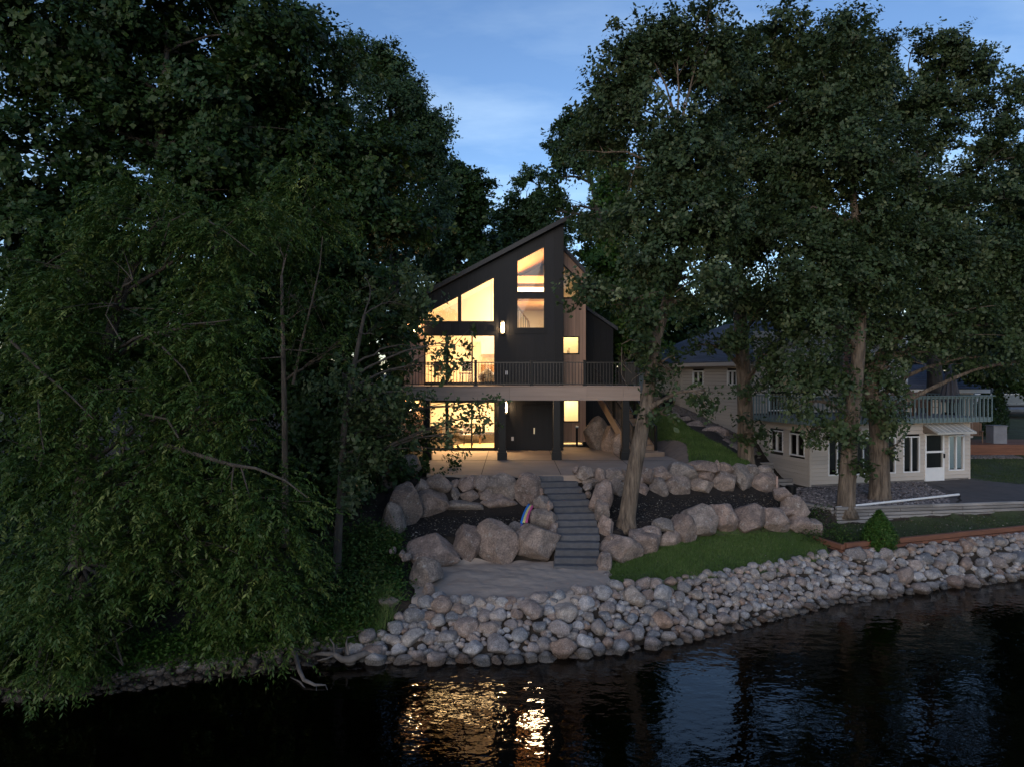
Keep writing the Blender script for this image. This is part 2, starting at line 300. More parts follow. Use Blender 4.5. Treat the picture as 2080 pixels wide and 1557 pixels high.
SX = np.array([s[0] for s in ST], float); SY = np.array([[p[0] for p in s[1]] for s in ST]); SZ = np.array([[p[1] for p in s[1]] for s in ST])
def shoreY(x): return np.interp(x, SX, SY[:, 0])
def bankY(x): return np.interp(x, SX, SY[:, 1])
def H(x, y):
    x = np.atleast_1d(np.asarray(x, float)); y = np.atleast_1d(np.asarray(y, float))
    ys = np.stack([np.interp(x, SX, SY[:, k]) for k in range(8)], 1); zs = np.stack([np.interp(x, SX, SZ[:, k]) for k in range(8)], 1)
    z = np.where(y < ys[:, 0], np.maximum((y - ys[:, 0]) * 0.32, -2.5), 0.0)
    for k in range(7):
        t = np.clip((y - ys[:, k]) / np.maximum(ys[:, k + 1] - ys[:, k], 1e-6), 0, 1)
        z = np.where(y >= ys[:, k], zs[:, k] + (zs[:, k + 1] - zs[:, k]) * t, z)
    z = np.where(y > ys[:, 7], zs[:, 7] + np.minimum((y - ys[:, 7]) * 0.03, 1.2), z)
    return z
def h1(x, y): return float(H(x, y)[0])
def axis(lo, a, b, hi, fine, coarse):
    core = np.arange(a, b + 1e-6, fine); L = [a]; s = fine
    while L[-1] > lo: s = min(s * 1.35, coarse); L.append(L[-1] - s)
    R = [core[-1]]; s = fine
    while R[-1] < hi: s = min(s * 1.35, coarse); R.append(R[-1] + s)
    return np.array(L[:0:-1] + list(core) + R[1:])
def gridmesh(xs, ys, zf):
    X, Y = np.meshgrid(xs, ys); V = np.stack([X.ravel(), Y.ravel(), zf(X.ravel(), Y.ravel())], 1)
    nx, ny = len(xs), len(ys); i = (np.arange(ny - 1)[:, None] * nx + np.arange(nx - 1)[None, :]).ravel()
    return V, np.stack([i, i + 1, i + 1 + nx, i + nx], 1)
def wob(x, y, s=1.0, a=1.0):
    return a * (np.sin(x * 1.7 * s + 1.3 * np.sin(y * 1.1 * s)) * 0.4 + np.sin(y * 2.3 * s + 1.7 * np.sin(x * 0.9 * s + 2)) * 0.35 + np.sin((x + y) * 4.1 * s + 2.0 * np.sin((x - y) * 1.9 * s)) * 0.25)
xs = axis(-320, -12, 19, 320, 0.16, 25); ys = axis(-40, 9, 36, 420, 0.16, 25)
V, Q = gridmesh(xs, ys, lambda x, y: H(x, y) + wob(x, y, 1.0, 0.03) * (y > shoreY(x)))
ground = big('ground', V, Q, MT['soil'], smooth=True); tag(ground, 'dark soil of the wooded lake bank', kind='structure')

def drape(name, poly, mat, lift=0.02, step=0.16, wa=0.0, label=None, edge=0.06, zf=None):
    """sheet with a clean edge laid on the ground"""
    B = []
    n = len(poly)
    for i in range(n):
        a, b = Vector(poly[i]), Vector(poly[(i + 1) % n]); k = max(1, int((b - a).length / step))
        for j in range(k):
            p = a.lerp(b, j / k); B.append(Vector((p.x + edge * math.sin(p.x * 7 + p.y * 5), p.y + edge * math.sin(p.y * 6.1 - p.x * 4.7))))
    x0, x1 = min(p.x for p in B), max(p.x for p in B); y0, y1 = min(p.y for p in B), max(p.y for p in B)
    I = [Vector((x, y)) for x in np.arange(x0 + step / 2, x1, step) for y in np.arange(y0 + step / 2, y1, step)]
    vo, eo, fo, _, _, _ = delaunay_2d_cdt(B + I, [(i, (i + 1) % len(B)) for i in range(len(B))], [], 1, 1e-4)
    vx = np.array([v.x for v in vo]); vy = np.array([v.y for v in vo])
    z = (H(vx, vy) + wob(vx, vy, 1.0, 0.03) if zf is None else zf(vx, vy)) + lift + (wob(vx, vy, 3.1, wa) + wob(vy, vx, 5.7, wa * 0.6) if wa else 0)
    me = mesh(name, np.stack([vx, vy, z], 1).tolist(), [tuple(f) for f in fo], mat, True)
    o = link(name, me); tag(o, label, kind='structure'); return o

# lake
WV, WQ = gridmesh(axis(-320, -14, 22, 320, 1.0, 40), axis(-320, 4, 26, 60, 1.0, 40), lambda x, y: x * 0)
m, t, b = nmat('lake_water'); t.nodes.remove(b); o_ = t.nodes['Material Output']
tr = t.nodes.new('ShaderNodeBsdfTransparent'); tr.inputs[0].default_value = (0.10, 0.095, 0.075, 1); g = t.nodes.new('ShaderNodeBsdfGlossy'); g.inputs['Roughness'].default_value = 0.03
fr = t.nodes.new('ShaderNodeFresnel'); fr.inputs[0].default_value = 1.33
s_ = t.nodes.new('ShaderNodeMixShader'); t.links.new(fr.outputs[0], s_.inputs[0]); t.links.new(tr.outputs[0], s_.inputs[1]); t.links.new(g.outputs[0], s_.inputs[2]); t.links.new(s_.outputs[0], o_.inputs[0])
na = noise_node(t, 0.9, 1, 0.5, 'Object', (1.0, 1.3, 1)); nb = noise_node(t, 4.0, 2, 0.5, 'Object', (1.0, 1.3, 1))
ma = t.nodes.new('ShaderNodeMath'); ma.operation = 'MULTIPLY_ADD'; t.links.new(nb.outputs[0], ma.inputs[0]); ma.inputs[1].default_value = 0.5; t.links.new(na.outputs[0], ma.inputs[2])
bp = t.nodes.new('ShaderNodeBump'); bp.inputs['Strength'].default_value = 1.0; bp.inputs['Distance'].default_value = 0.014; t.links.new(ma.outputs[0], bp.inputs['Height'])
t.links.new(bp.outputs[0], g.inputs['Normal']); t.links.new(bp.outputs[0], fr.inputs['Normal'])
MT['water'] = m
lake = big('lake_water', WV, WQ, m, smooth=True); tag(lake, 'dark rippled lake water', kind='structure')

# ------------------------------------------------------------------ rocks
def rock_shapes(n, sub, seed, ncut=(5, 9), cut=(0.55, 0.9), amp=0.10, mat=None, flat=0.88):
    L = []; r = random.Random(seed)
    for k in range(n):
        bm = bmesh.new(); bmesh.ops.create_icosphere(bm, subdivisions=sub, radius=1.0)
        planes = []
        nc = r.randint(*ncut); ph = r.uniform(0, 6.28)
        for q_ in range(nc):      # spread over the sphere, jittered
            zz = 1 - 2 * (q_ + .5) / nc; aa = ph + q_ * 2.39996; ss = math.sqrt(1 - zz * zz)
            d = Vector((ss * math.cos(aa) + r.gauss(0, .28), ss * math.sin(aa) + r.gauss(0, .28), zz + r.gauss(0, .28))).normalized(); planes.append((d, r.uniform(*cut)))
        so = Vector((r.uniform(-50, 50), r.uniform(-50, 50), r.uniform(-50, 50)))
        for v in bm.verts:
            p = v.co.copy(); p *= 1 + amp * 1.6 * mnoise.noise(p * 1.1 + so)
            for d, o in planes:
                e = p.dot(d) - o
                if e > 0: p -= d * e * flat
            p *= 1 + amp * 0.5 * mnoise.noise(p * 3.1 + so)
            v.co = p
        co = [v.co for v in bm.verts]
        lo = Vector([min(c[i] for c in co) for i in range(3)]); hi = Vector([max(c[i] for c in co) for i in range(3)])
        for v in bm.verts: v.co = Vector([(v.co[i] - (lo[i] + hi[i]) / 2) / (hi[i] - lo[i]) for i in range(3)])
        me = bpy.data.meshes.new('rock'); bm.to_mesh(me); bm.free(); me.polygons.foreach_set('use_smooth', [True] * len(me.polygons)); me.materials.append(mat)
        L.append(me)
    return L
BIG = rock_shapes(16, 4, 11, (9, 13), (0.58, 0.84), 0.10, MT['boulder'], 0.97)
MED = rock_shapes(16, 3, 23, (6, 10), (0.62, 0.98), 0.12, MT['stone'], 0.95)
SML = rock_shapes(8, 2, 31, (2, 5), (0.6, 0.95), 0.12, MT['stone'])
def rock_arrays(me):
    V = np.empty(len(me.vertices) * 3, np.float32); me.vertices.foreach_get('co', V); Fi = np.empty(len(me.loops), np.int32); me.loops.foreach_get('vertex_index', Fi)
    return V.reshape(-1, 3), Fi.reshape(-1, 3)
def rotm(a, b, c): return np.array(Matrix.Rotation(c, 3, 'Z') @ Matrix.Rotation(b, 3, 'Y') @ Matrix.Rotation(a, 3, 'X'))
def joined_rocks(name, shapes, items, mat, parent=None, off=(0, 0, 0)):
    arrs = [rock_arrays(s) for s in shapes]; VV, FF, n = [], [], 0
    for (x, y, z, sx, sy, sz, a, b, c, k) in items:
        v, f = arrs[k % len(arrs)]; p = (v * np.array([sx, sy, sz])) @ rotm(a, b, c).T + np.array([x, y, z]); VV.append(p); FF.append(f + n); n += len(v)
    return big(name, np.concatenate(VV), np.concatenate(FF), mat, parent, smooth=True, off=off)

# boulder retaining walls: each boulder from its place in the photograph, set on the wall line
_br = random.Random(5)
def wall(name, label, items, mat='boulder'):
    pts = [P3((a + c) / 2, d, Y) for (a, b, c, d, Y) in items]
    base = (sum(p[0] for p in pts) / len(pts), min(p[1] for p in pts), min(p[2] for p in pts))
    rt = root(name, base, label, 'retaining wall')
    for (a, b, c, d, Y) in items:
        s = Y / F; wd, ht = (c - a) * s, (d - b) * s; x, _, z = P3((a + c) / 2, (b + d) / 2, Y); dp = max(0.28, (wd + ht) / 2 * _br.uniform(0.85, 1.05))
        me = _br.choice(BIG)
        o = link('boulder', me, rt, (x - base[0], Y - base[1], z - base[2]), (_br.uniform(-.1, .1), _br.uniform(-.09, .09), _br.choice([0, math.pi]) + _br.uniform(-.2, .2)), (wd * 1.25, dp * 1.2, ht * 1.27))
    return rt
def c2(cx, cy): return 760 + cx / 3.892, 880 + cy / 3.892
def c4(cx, cy): return 1180 + cx / 3.586, 880 + cy / 3.586
def conv(fn, L, Yf):
    R = []
    for (a, b, c, d) in L:
        x0, y0 = fn(a, b); x1, y1 = fn(c, d); R.append((x0, y0, x1, y1, Yf((x0 + x1) / 2, (y0 + y1) / 2)))
    return R
upl = conv(c2, [(310,370,425,510),(410,340,605,468),(345,455,615,650),(610,365,667,428),(605,428,692,545),(665,342,797,465),(785,338,922,452),(690,450,817,540),(823,445,937,540),(605,533,867,617),(915,328,1107,505),(870,480,1112,592),(1110,335,1320,562),(1265,420,1352,500)], lambda px, py: 22.55 + (1010 - py) * 0.006)
upl += conv(c2, [(130,415,355,700)], lambda px, py: 21.6) + conv(c2, [(70,570,232,860)], lambda px, py: 20.6)
upl += conv(c2, [(45,325,107,412),(90,385,152,450),(130,413,202,480),(205,178,357,305),(85,230,222,340)], lambda px, py: 22.9 + (1000 - py) * 0.01)
upl += conv(c2, [(1270,498,1400,630),(1250,608,1430,748)], lambda px, py: 21.7 - (py - 1010) * 0.012) + conv(c2, [(1375,720,1450,880),(1375,535,1412,602)], lambda px, py: 20.9)
lol = conv(c2, [(305,818,650,1085),(620,750,837,1012),(830,708,1130,992),(1110,745,1440,1002)], lambda px, py: 20.35 - max(0, 950 - px) * 0.008) + conv(c2, [(1058,712,1160,832),(820,735,852,777)], lambda px, py: 20.9)
lol += conv(c2, [(303,990,522,1215)], lambda px, py: 18.3) + conv(c2, [(390,1195,472,1310)], lambda px, py: 17.4) + conv(c2, [(215,945,287,1010),(198,922,242,972),(120,900,165,950)], lambda px, py: 19.0)
upr = conv(c4, [(175,255,302,342),(298,265,347,402),(420,250,527,372),(520,245,657,347),(653,218,847,337),(788,203,977,282),(968,200,1007,287),(1005,215,1107,292),(830,275,967,352),(180,333,322,467),(403,368,487,467),(488,328,617,447),(613,318,777,442),(763,333,957,437),(938,283,1107,422),(1098,233,1247,417),(1188,233,1282,322),(1243,293,1427,417),(1278,233,1382,302),(398,310,447,377)], lambda px, py: 22.75 + (px - 1200) * 0.0052 + (975 - py) * 0.007)
upr += conv(c2, [(1570,260,1612,322),(1603,263,1737,372),(1743,280,1827,392),(1653,345,1792,417)], lambda px, py: 22.9) + conv(c2, [(1655,395,1717,452),(1673,455,1712,507)], lambda px, py: 22.3)
upr += conv(c2, [(1718,383,1872,617),(1753,530,1852,682),(1783,663,1887,842)], lambda px, py: 21.7 - (py - 1000) * 0.012)
lor = conv(c4, [(160,755,422,948),(353,713,572,892),(448,680,572,757),(563,700,712,832),(533,623,667,707),(663,603,827,802),(723,533,957,752),(893,523,987,602),(958,523,1117,727),(1098,533,1322,722),(1278,540,1367,602),(1308,553,1492,722),(1443,528,1602,607),(1473,463,1642,627),(1488,598,1642,712),(1623,633,1752,747),(1503,448,1582,497),(1413,398,1532,482)], lambda px, py: float(np.interp(px, [1230, 1300, 1380, 1450, 1600, 1660], [20.1, 20.7, 21.35, 21.85, 22.6, 22.8])) + max(0, 1075 - py) * 0.008)
lor += conv(c2, [(1845,800,1917,852),(1763,953,1867,1122),(1798,1108,1877,1182)], lambda px, py: 20.3 - (py - 1100) * 0.018)
wall('boulder_wall', 'upper tan boulder wall below the patio, left of the stone steps', upl)
wall('boulder_wall', 'lower row of large boulders behind the sandy beach', lol)
wall('boulder_wall', 'upper two-course boulder wall right of the stone steps', upr)
wall('boulder_wall', 'lower curved boulder wall along the back of the small lawn', lor)
# boulders beside the patio under the deck stairs
wall('boulder_wall', 'short row of lit boulders behind the deck stairs beside the wood wall', [(1190, 852, 1236, 912, 31.2), (1224, 868, 1252, 920, 30.4), (1244, 878, 1268, 926, 29.6)])
# boulders edging the neighbour's slope
wall('boulder_wall', 'low rocks edging the grass slope beside the beige house', [(1352, 838, 1378, 854, 34.5), (1378, 846, 1402, 864, 33.5), (1398, 856, 1436, 884, 32.5), (1424, 868, 1474, 898, 31.5), (1462, 892, 1490, 916, 30), (1472, 902, 1506, 928, 29)])

# ------------------------------------------------------------------ sheets: sand, mulch, lawns, patio, gravel
bank = lambda x, d=0.0: (x, float(bankY(x)) + d)
drape('sand_beach', [bank(-2.35, -.2), bank(-2, -.25), bank(-1, -.25), bank(0, -.25), bank(1, -.25), bank(2.0, -.25), bank(2.55, -.2), (2.62, 19.0), (2.5, 19.7), (1.2, 20.1), (0, 20.15), (-1.5, 19.95), (-2.4, 19.4), (-2.6, 18.4)], MT['sand'], 0.06, 0.08, 0.022, 'pale raked sand of the small beach')
drape('mulch_bed', [(-3.75, 19.0), (-2.9, 18.9), (-2.2, 20.2), (-.5, 20.75), (1.05, 20.75), (1.05, 23.05), (-3.3, 23.2), (-4.0, 23.6), (-4.1, 21.0)], MT['mulch'], 0.02, 0.14, 0.015, 'dark bark mulch bed left of the steps')
drape('mulch_bed', [(2.45, 20.3), (3.4, 20.8), (5.0, 21.8), (6.6, 22.3), (8.6, 22.9), (9.5, 23.1), (9.0, 24.8), (7.6, 24.4), (5.5, 24.0), (3.2, 23.2), (1.9, 23.1), (2.3, 21.5)], MT['mulch'], 0.02, 0.14, 0.015, 'dark bark mulch bed right of the steps around the leaning oak')
lawn_poly = [bank(2.65, -.1), bank(4, -.1), bank(6, -.1), bank(8, -.1), bank(9.3, -.05), (9.6, 21.7), (9.2, 22.6), (7.5, 22.35), (6.0, 21.9), (4.5, 21.2), (3.0, 20.4), (2.55, 19.6)]
drape('lawn', lawn_poly, MT['lawn'], 0.02, 0.16, 0.01, 'small green lawn between boulder wall and riprap', edge=0.12)
slope_poly = [(6.1, 24.5), (7.0, 24.7), (8.3, 25.0), (8.9, 26.5), (8.0, 31), (7.9, 36), (7.0, 40), (5.6, 40), (6.4, 32), (7.1, 28.8), (6.6, 26.4)]
drape('lawn', slope_poly, MT['lawn'], 0.02, 0.25, 0.01, 'green grass slope between the two houses')
drape('dirt_patch', [(5.9, 24.6), (6.3, 24.7), (7.0, 26.5), (7.3, 28.9), (6.7, 32), (5.9, 32.5), (5.0, 31.5), (5.9, 28.6), (6.2, 26.4)], pm('bare_dirt', (0.24, 0.175, 0.135), (0.15, 0.11, 0.085), 3, .95, .5, 25, .02), 0.015, 0.2, 0.01, 'bare brown dirt beside the deck stairs')
nlawn_poly = [(10.2, 21.45), (16.8, 23.55), (24, 26.1), (24, 27.6), (18, 25.05), (14.5, 24.45), (11.0, 23.85), (10.1, 23.0)]
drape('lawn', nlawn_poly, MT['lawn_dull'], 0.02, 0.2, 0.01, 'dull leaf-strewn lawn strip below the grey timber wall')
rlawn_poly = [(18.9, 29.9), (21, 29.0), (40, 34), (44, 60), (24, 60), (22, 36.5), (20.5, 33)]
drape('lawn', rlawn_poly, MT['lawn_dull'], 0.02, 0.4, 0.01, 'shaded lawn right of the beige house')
drape('gravel_bed', [(10.2, 24.6), (11.0, 24.25), (15.6, 24.95), (16.8, 26.6), (17.2, 29.5), (11.9, 28.2), (10.7, 27.9)], MT['path'], 0.02, 0.2, 0.02, 'grey river gravel bed around the oak trunks')
drape('brown_path', [(15.8, 25.0), (18, 25.35), (24, 27.8), (24, 28.8), (20.6, 29.0), (19.3, 30.6), (17.2, 29.7), (16.8, 26.6)], MT['path'], 0.03, 0.25, 0.01, 'worn brown path in front of the beige house door')

patio_poly = [(-3.72, 30.6), (-2.78, 23.1), (0.95, 22.98), (2.2, 22.95), (4.2, 23.35), (5.7, 24.5), (6.4, 26.6), (6.2, 28.4), (4.6, 29.4), (3.3, 31.9), (2.1, 32.7)]
pt = obj('patio_slab', prismz(patio_poly, 2.80, 3.04), MT['patio']); tag(pt, 'warm lit concrete patio slab under the deck', kind='structure')

for (x0, x1, y0, y1) in ((-3.3, 6.1, 26.94, 26.96), (-1.01, -.99, 23.2, 30.3), (1.59, 1.61, 23.1, 32.0), (4.19, 4.21, 23.6, 29.2)): j_ = obj('joint', box(x0, x1, y0, y1, 3.041, 3.045), MT['soil'], pt)
# ------------------------------------------------------------------ stone steps from the beach to the patio
sr = root('stone_steps', (1.75, 19.4, 0.92), 'flight of dark textured block steps between the boulder walls', 'steps')
NS = 14
for i in range(NS):
    t_ = i / (NS - 1); y0 = 19.35 + 3.55 * t_; z1 = 0.94 + 0.150 * (i + 1) - 0.02; xc = float(np.interp(t_, [0, .33, .6, .72, .85, 1], [1.75, 1.93, 1.9, 1.78, 1.62, 1.42])); yw = float(np.interp(t_, [0, .3, .6, 1], [-.06, 0, .1, .22])); x0, x1 = xc - 0.62, xc + 0.62
    v, f = box(x0, x1, y0 + 0.01, y0 + 0.62, z1 - 0.17, z1)
    v = [(xc + (a - xc) * math.cos(yw) - (b - y0) * math.sin(yw), y0 + (a - xc) * math.sin(yw) + (b - y0) * math.cos(yw), c) for a, b, c in v]
    bm = bmesh.new(); vv = [bm.verts.new(p) for p in v]; [bm.faces.new([vv[k] for k in q]) for q in f]
    bmesh.ops.subdivide_edges(bm, edges=[e for e in bm.edges if abs(e.verts[0].co.x - e.verts[1].co.x) > 0.5], cuts=14, use_grid_fill=True)
    bmesh.ops.bevel(bm, geom=[e for e in bm.edges if len(e.link_faces) == 2 and e.calc_face_angle(0) > 1], offset=0.018, segments=1, affect='EDGES')
    for k in bm.verts: k.co += Vector((mnoise.noise(k.co * 5.0), mnoise.noise(k.co * 5.3 + Vector((9, 0, 0))), mnoise.noise(k.co * 4.7 + Vector((0, 7, 0))))) * 0.012
    bm.verts.ensure_lookup_table(); vs_ = [tuple(k.co) for k in bm.verts]; bm.verts.index_update(); fs_ = [tuple(q.index for q in fc.verts) for fc in bm.faces]; bm.free()
    obj('step', (vs_, fs_), MT['blockstep'], sr)

# ------------------------------------------------------------------ riprap
rr = root('riprap_bank', (3.0, 17.5, 0.3), 'bank of rounded fieldstones along the water', kind='structure')
placed = []
def too_close(x, y, r, f):
    if not placed: return False
    A = np.array(placed); d2 = (A[:, 0] - x) ** 2 + ((A[:, 1] - y) * 1.10) ** 2
    return bool(np.any(d2 < (f * (A[:, 2] + r)) ** 2))
R2 = np.random.default_rng(3)
def throw(n, rlo, rhi, f, x0=-3.55, x1=18.5):
    for _ in range(n):
        x = R2.uniform(x0, x1)
        r = R2.uniform(rlo, rhi) * (0.74 if 4.5 < x < 10.2 else 1.08); ys_, yb_ = float(shoreY(x)), float(bankY(x))
        lo = ys_ - (0.22 if x < 4 else 0.15); hi = yb_ + (0.10 if x < 9.6 else -0.10)
        if x < -2.0: hi = lerp(ys_ + 0.15, hi, max(0, (x + 3.6) / 1.6))
        y = R2.uniform(lo, max(hi, lo + 0.1))
        if not too_close(x, y, r, f): placed.append((x, y, r))
throw(30, 0.22, 0.27, 0.86); throw(420, 0.17, 0.22, 0.84); throw(4000, 0.125, 0.18, 0.82); throw(9000, 0.08, 0.125, 0.80); throw(6000, 0.06, 0.08, 0.8)
stones = []
for (x, y, r) in placed:
    z = h1(x, y) + r * R2.uniform(0.25, 0.55)
    e = R2.uniform(0.78, 1.25); stones.append((x, y, z, 2 * r * e * 1.06, 2 * r / e * 1.02, 2 * r * R2.uniform(0.68, 0.95), R2.uniform(-.35, .35), R2.uniform(-.35, .35), R2.uniform(0, 6.28), int(R2.integers(0, 16))))
dist = [s[3] * s[4] / (s[1] ** 2) for s in stones]; order = np.argsort(dist)[::-1]
for i in order[:300]:
    x, y, z, sx, sy, sz, a, b_, c, k = stones[i]
    link('stone', MED[k], rr, (x - 3.0, y - 17.5, z - 0.3), (a, b_, c), (sx, sy, sz))
fill = [stones[i] for i in order[300:]]
for _ in range(1200):
    x = R2.uniform(-3.6, 18.5); ys_, yb_ = float(shoreY(x)), float(bankY(x)); y = R2.uniform(ys_ - .5, (yb_ + .08) if x > -2 else lerp(ys_ + .1, yb_, max(0, (x + 3.6) / 1.6))); r = R2.uniform(.06, .13)
    fill.append((x, y, h1(x, y) + r * 0.1, 2 * r * 1.2, 2 * r, 1.5 * r, R2.uniform(-.4, .4), R2.uniform(-.4, .4), R2.uniform(0, 6.28), int(R2.integers(0, 8))))
jr = joined_rocks('small_stones', SML, fill, MT['stone'], rr, (3.0, 17.5, 0.3)); jr['kind'] = 'stuff'
# small stones at the foot of the left bank
it = []
for _ in range(900):
    x = R2.uniform(-14, -3.3); y = float(shoreY(x)) + R2.uniform(-.25, .75); r = R2.uniform(.03, .10) * (1.5 if R2.random() < .1 else 1)
    it.append((x, y, h1(x, y) + r * .3, 2 * r * 1.2, 2 * r, 1.4 * r, R2.uniform(-.4, .4), R2.uniform(-.4, .4), R2.uniform(0, 6.28), int(R2.integers(0, 8))))
o = joined_rocks('shore_pebbles', SML, it, MT['pebble']); tag(o, 'small grey pebbles along the shaded left waterline', 'pebbles', kind='stuff')
o = link('shore_rock', BIG[3], None, P3(760, 1322, 15.7), (0.1, 0.15, 0.4), (0.55, 0.42, 0.3)); tag(o, 'blocky brown rock at the waterline beside the driftwood', 'rock')
o = link('shore_rock', BIG[6], None, (-3.35, 17.55, h1(-3.35, 17.55) + 0.06), (0.1, 0.05, 0.8), (0.6, 0.5, 0.3)); tag(o, 'flat grey rock set in the green bank left of the sand', 'rock')
o = link('shore_rock', BIG[9], None, (-2.95, 16.95, h1(-2.95, 16.95) + 0.06), (0.1, 0.05, 0.2), (0.5, 0.42, 0.26)); tag(o, 'smaller square rock among grass above the left riprap end', 'rock')
# gravel pieces
def gravel(name, label, poly, n, rlo, rhi, mat, parent=None):
    P = np.array(poly); it = []
    def inside(x, y):
        c = False; j = len(P) - 1
        for i in range(len(P)):
            if (P[i, 1] > y) != (P[j, 1] > y) and x < (P[j, 0] - P[i, 0]) * (y - P[i, 1]) / (P[j, 1] - P[i, 1]) + P[i, 0]: c = not c
            j = i
        return c
    while len(it) < n:
        x, y = R2.uniform(P[:, 0].min(), P[:, 0].max()), R2.uniform(P[:, 1].min(), P[:, 1].max())
        if not inside(x, y): continue
        r = R2.uniform(rlo, rhi); it.append((x, y, h1(x, y) + .02 + r * .3, 2 * r * 1.3, 2 * r, 1.3 * r, R2.uniform(-.5, .5), R2.uniform(-.5, .5), R2.uniform(0, 6.28), int(R2.integers(0, 6))))
    g = joined_rocks(name, PEB, it, mat); tag(g, label, 'gravel', kind='stuff'); return g
PEB = rock_shapes(6, 1, 77, (2, 4), (0.6, 0.9), 0.15, MT['gravel'])
gravel('gravel', 'loose mixed river gravel around the two oak trunks', [(10.4, 24.7), (11.1, 24.3), (15.4, 24.95), (16.2, 26.4), (16.9, 29.3), (12.0, 28.1), (10.8, 27.8)], 3600, .03, .06, MT['gravel'])
gravel('gravel', 'gravel strip along the foot of the beige side wall', [(8.2, 42), (9.2, 38), (10.1, 33.5), (10.7, 30.2), (9.6, 29.2), (8.8, 31.5), (8.2, 36), (7.6, 41)], 1800, .03, .06, MT['pebble'])
gravel('gravel', 'pale gravel strip in front of the raised red planter', [(20.6, 35.0), (25.5, 35.3), (25.5, 36.1), (20.6, 35.8)], 900, .03, .07, MT['pebble'])
# ------------------------------------------------------------------ black lake house
YF = 30.5
fX = lambda px: PX(px, YF); fZ = lambda py: PZ(py, YF)
ZB, ZD = 3.04, 5.83
hs = root('lake_house', (-1.0, YF, ZB), 'tall black-sided lake house with slanted roof and glowing windows', 'house')
def window(parent, poly, y, fw=0.055, depth=0.10, fm='blackm', gm='glass', mull=None, name='window'):
    fr = obj(name, ringprism(poly, fw, y - 0.03, y - 0.03 + depth), MT[fm], parent)
    q = inset(poly, fw * 0.9); obj('pane', (lambda p: ([(x, y + 0.03, z) for x, z in p], [tuple(range(len(p)))]))(q), MT[gm], fr, recalc=False)
    for (x0, x1, z0, z1) in (mull or []): obj('mullion', box(x0, x1, y - 0.035, y + 0.06, z0, z1), MT[fm], fr)
    return fr
def columns(parent, breaks, base, top, holes, y, mats, core, name='siding_board', th=0.03, gap=0.020):
    """vertical boards between break lines, cut round the openings; holes: (x0, x1, zbottom, ztop(x))"""
    cores = []
    for i in range(len(breaks) - 1):
        xa, xb = breaks[i], breaks[i + 1]; segs = [((base, base), (top(xa), top(xb)))]
        for (h0, h1_, zb, zt) in holes:
            if xa >= h0 - 1e-4 and xb <= h1_ + 1e-4:
                ns = []
                for (lo, hi) in segs:
                    if zb >= hi[0] and zb >= hi[1] or max(zt(xa), zt(xb)) <= lo[0]: ns.append((lo, hi)); continue
                    if zb - lo[0] > 0.02: ns.append((lo, (zb, zb)))
                    if hi[0] - zt(xa) > 0.01 or hi[1] - zt(xb) > 0.01: ns.append(((zt(xa), zt(xb)), hi))
                segs = ns
        for (lo, hi) in segs:
            cores.append(prism([(xa, lo[0]), (xb, lo[1]), (xb, hi[1]), (xa, hi[0])], y + th - 0.004, y + 0.16))
            g = gap / 2
            obj(name, prism([(xa + g, lo[0]), (xb - g, lo[1]), (xb - g, hi[1]), (xa + g, hi[0])], y, y + th), MT[mats(i) if callable(mats) else mats], parent)
    obj('wall', join(*cores), MT[core], parent)
SL = 0.525                                       # roof slope
topz = lambda x: fZ(455) - (fX(1145) - x) * SL
x_l, x_d0, x_d1, x_w0, x_w1, x_r = fX(815), fX(862), fX(1006), fX(1049), fX(1107), fX(1145)
const = lambda z: (lambda x: z)
w12 = lambda x: fZ(559) - (x_d1 - x) * SL
w3 = lambda x: fZ(499) - (x_w1 - x) * SL
holes = [(x_d0, x_d1, ZB + 0.03, const(fZ(815))), (x_d0, x_d1, ZD + 0.04, const(fZ(680))), (x_d0, x_d1, fZ(656), w12), (x_w0, x_w1, fZ(668), const(fZ(605))), (x_w0, x_w1, fZ(595), w3)]
br = list(np.linspace(x_l, x_d0, 5)) + list(np.linspace(x_d0, x_d1, 9))[1:] + list(np.linspace(x_d1, x_w0, 4))[1:] + list(np.linspace(x_w0, x_w1, 4))[1:] + list(np.linspace(x_w1, x_r, 3))[1:]
columns(hs, br, ZB + 0.01, topz, holes, YF, lambda i: 'cedar' if i < 4 else 'black', 'blackm')
# sliding doors: three leaves each, upper and lower
def slider(z0, z1, pxs):
    X = [fX(p) for p in pxs]
    d = window(hs, [(X[0], z0), (X[-1], z0), (X[-1], z1), (X[0], z1)], YF, 0.05, 0.12, name='sliding_door')
    for p in (1, 2):
        wd = 0.13 if p == 1 else 0.06
        obj('mullion', box(X[p] - wd / 2, X[p] + wd / 2, YF - 0.04, YF + 0.08, z0 + 0.05, z1 - 0.05), MT['blackm'], d)
    obj('sill', box(X[0], X[-1], YF - 0.07, YF - 0.032, z0 - 0.02, z0 + 0.10), MT['blackm'], d)
slider(ZB + 0.03, fZ(815), (862, 908, 958, 1006)); slider(ZD + 0.04, fZ(680), (862, 908, 959, 1006))
window(hs, [(x_d0, fZ(656)), (fX(933.5), fZ(656)), (fX(933.5), w12(fX(933.5))), (x_d0, w12(x_d0))], YF, 0.075)
window(hs, [(fX(933.5), fZ(656)), (x_d1, fZ(656)), (x_d1, w12(x_d1)), (fX(933.5), w12(fX(933.5)))], YF, 0.075)
window(hs, [(x_w0, fZ(595)), (x_w1, fZ(595)), (x_w1, w3(x_w1)), (x_w0, w3(x_w0))], YF, 0.05)
window(hs, [(x_w0, fZ(668)), (x_w1, fZ(668)), (x_w1, fZ(605)), (x_w0, fZ(605))], YF, 0.05)
obj('trim_board', box(x_w0 - .1, x_w1 + .1, YF - 0.03, YF - 0.002, fZ(678), fZ(670)), MT['black'], hs)
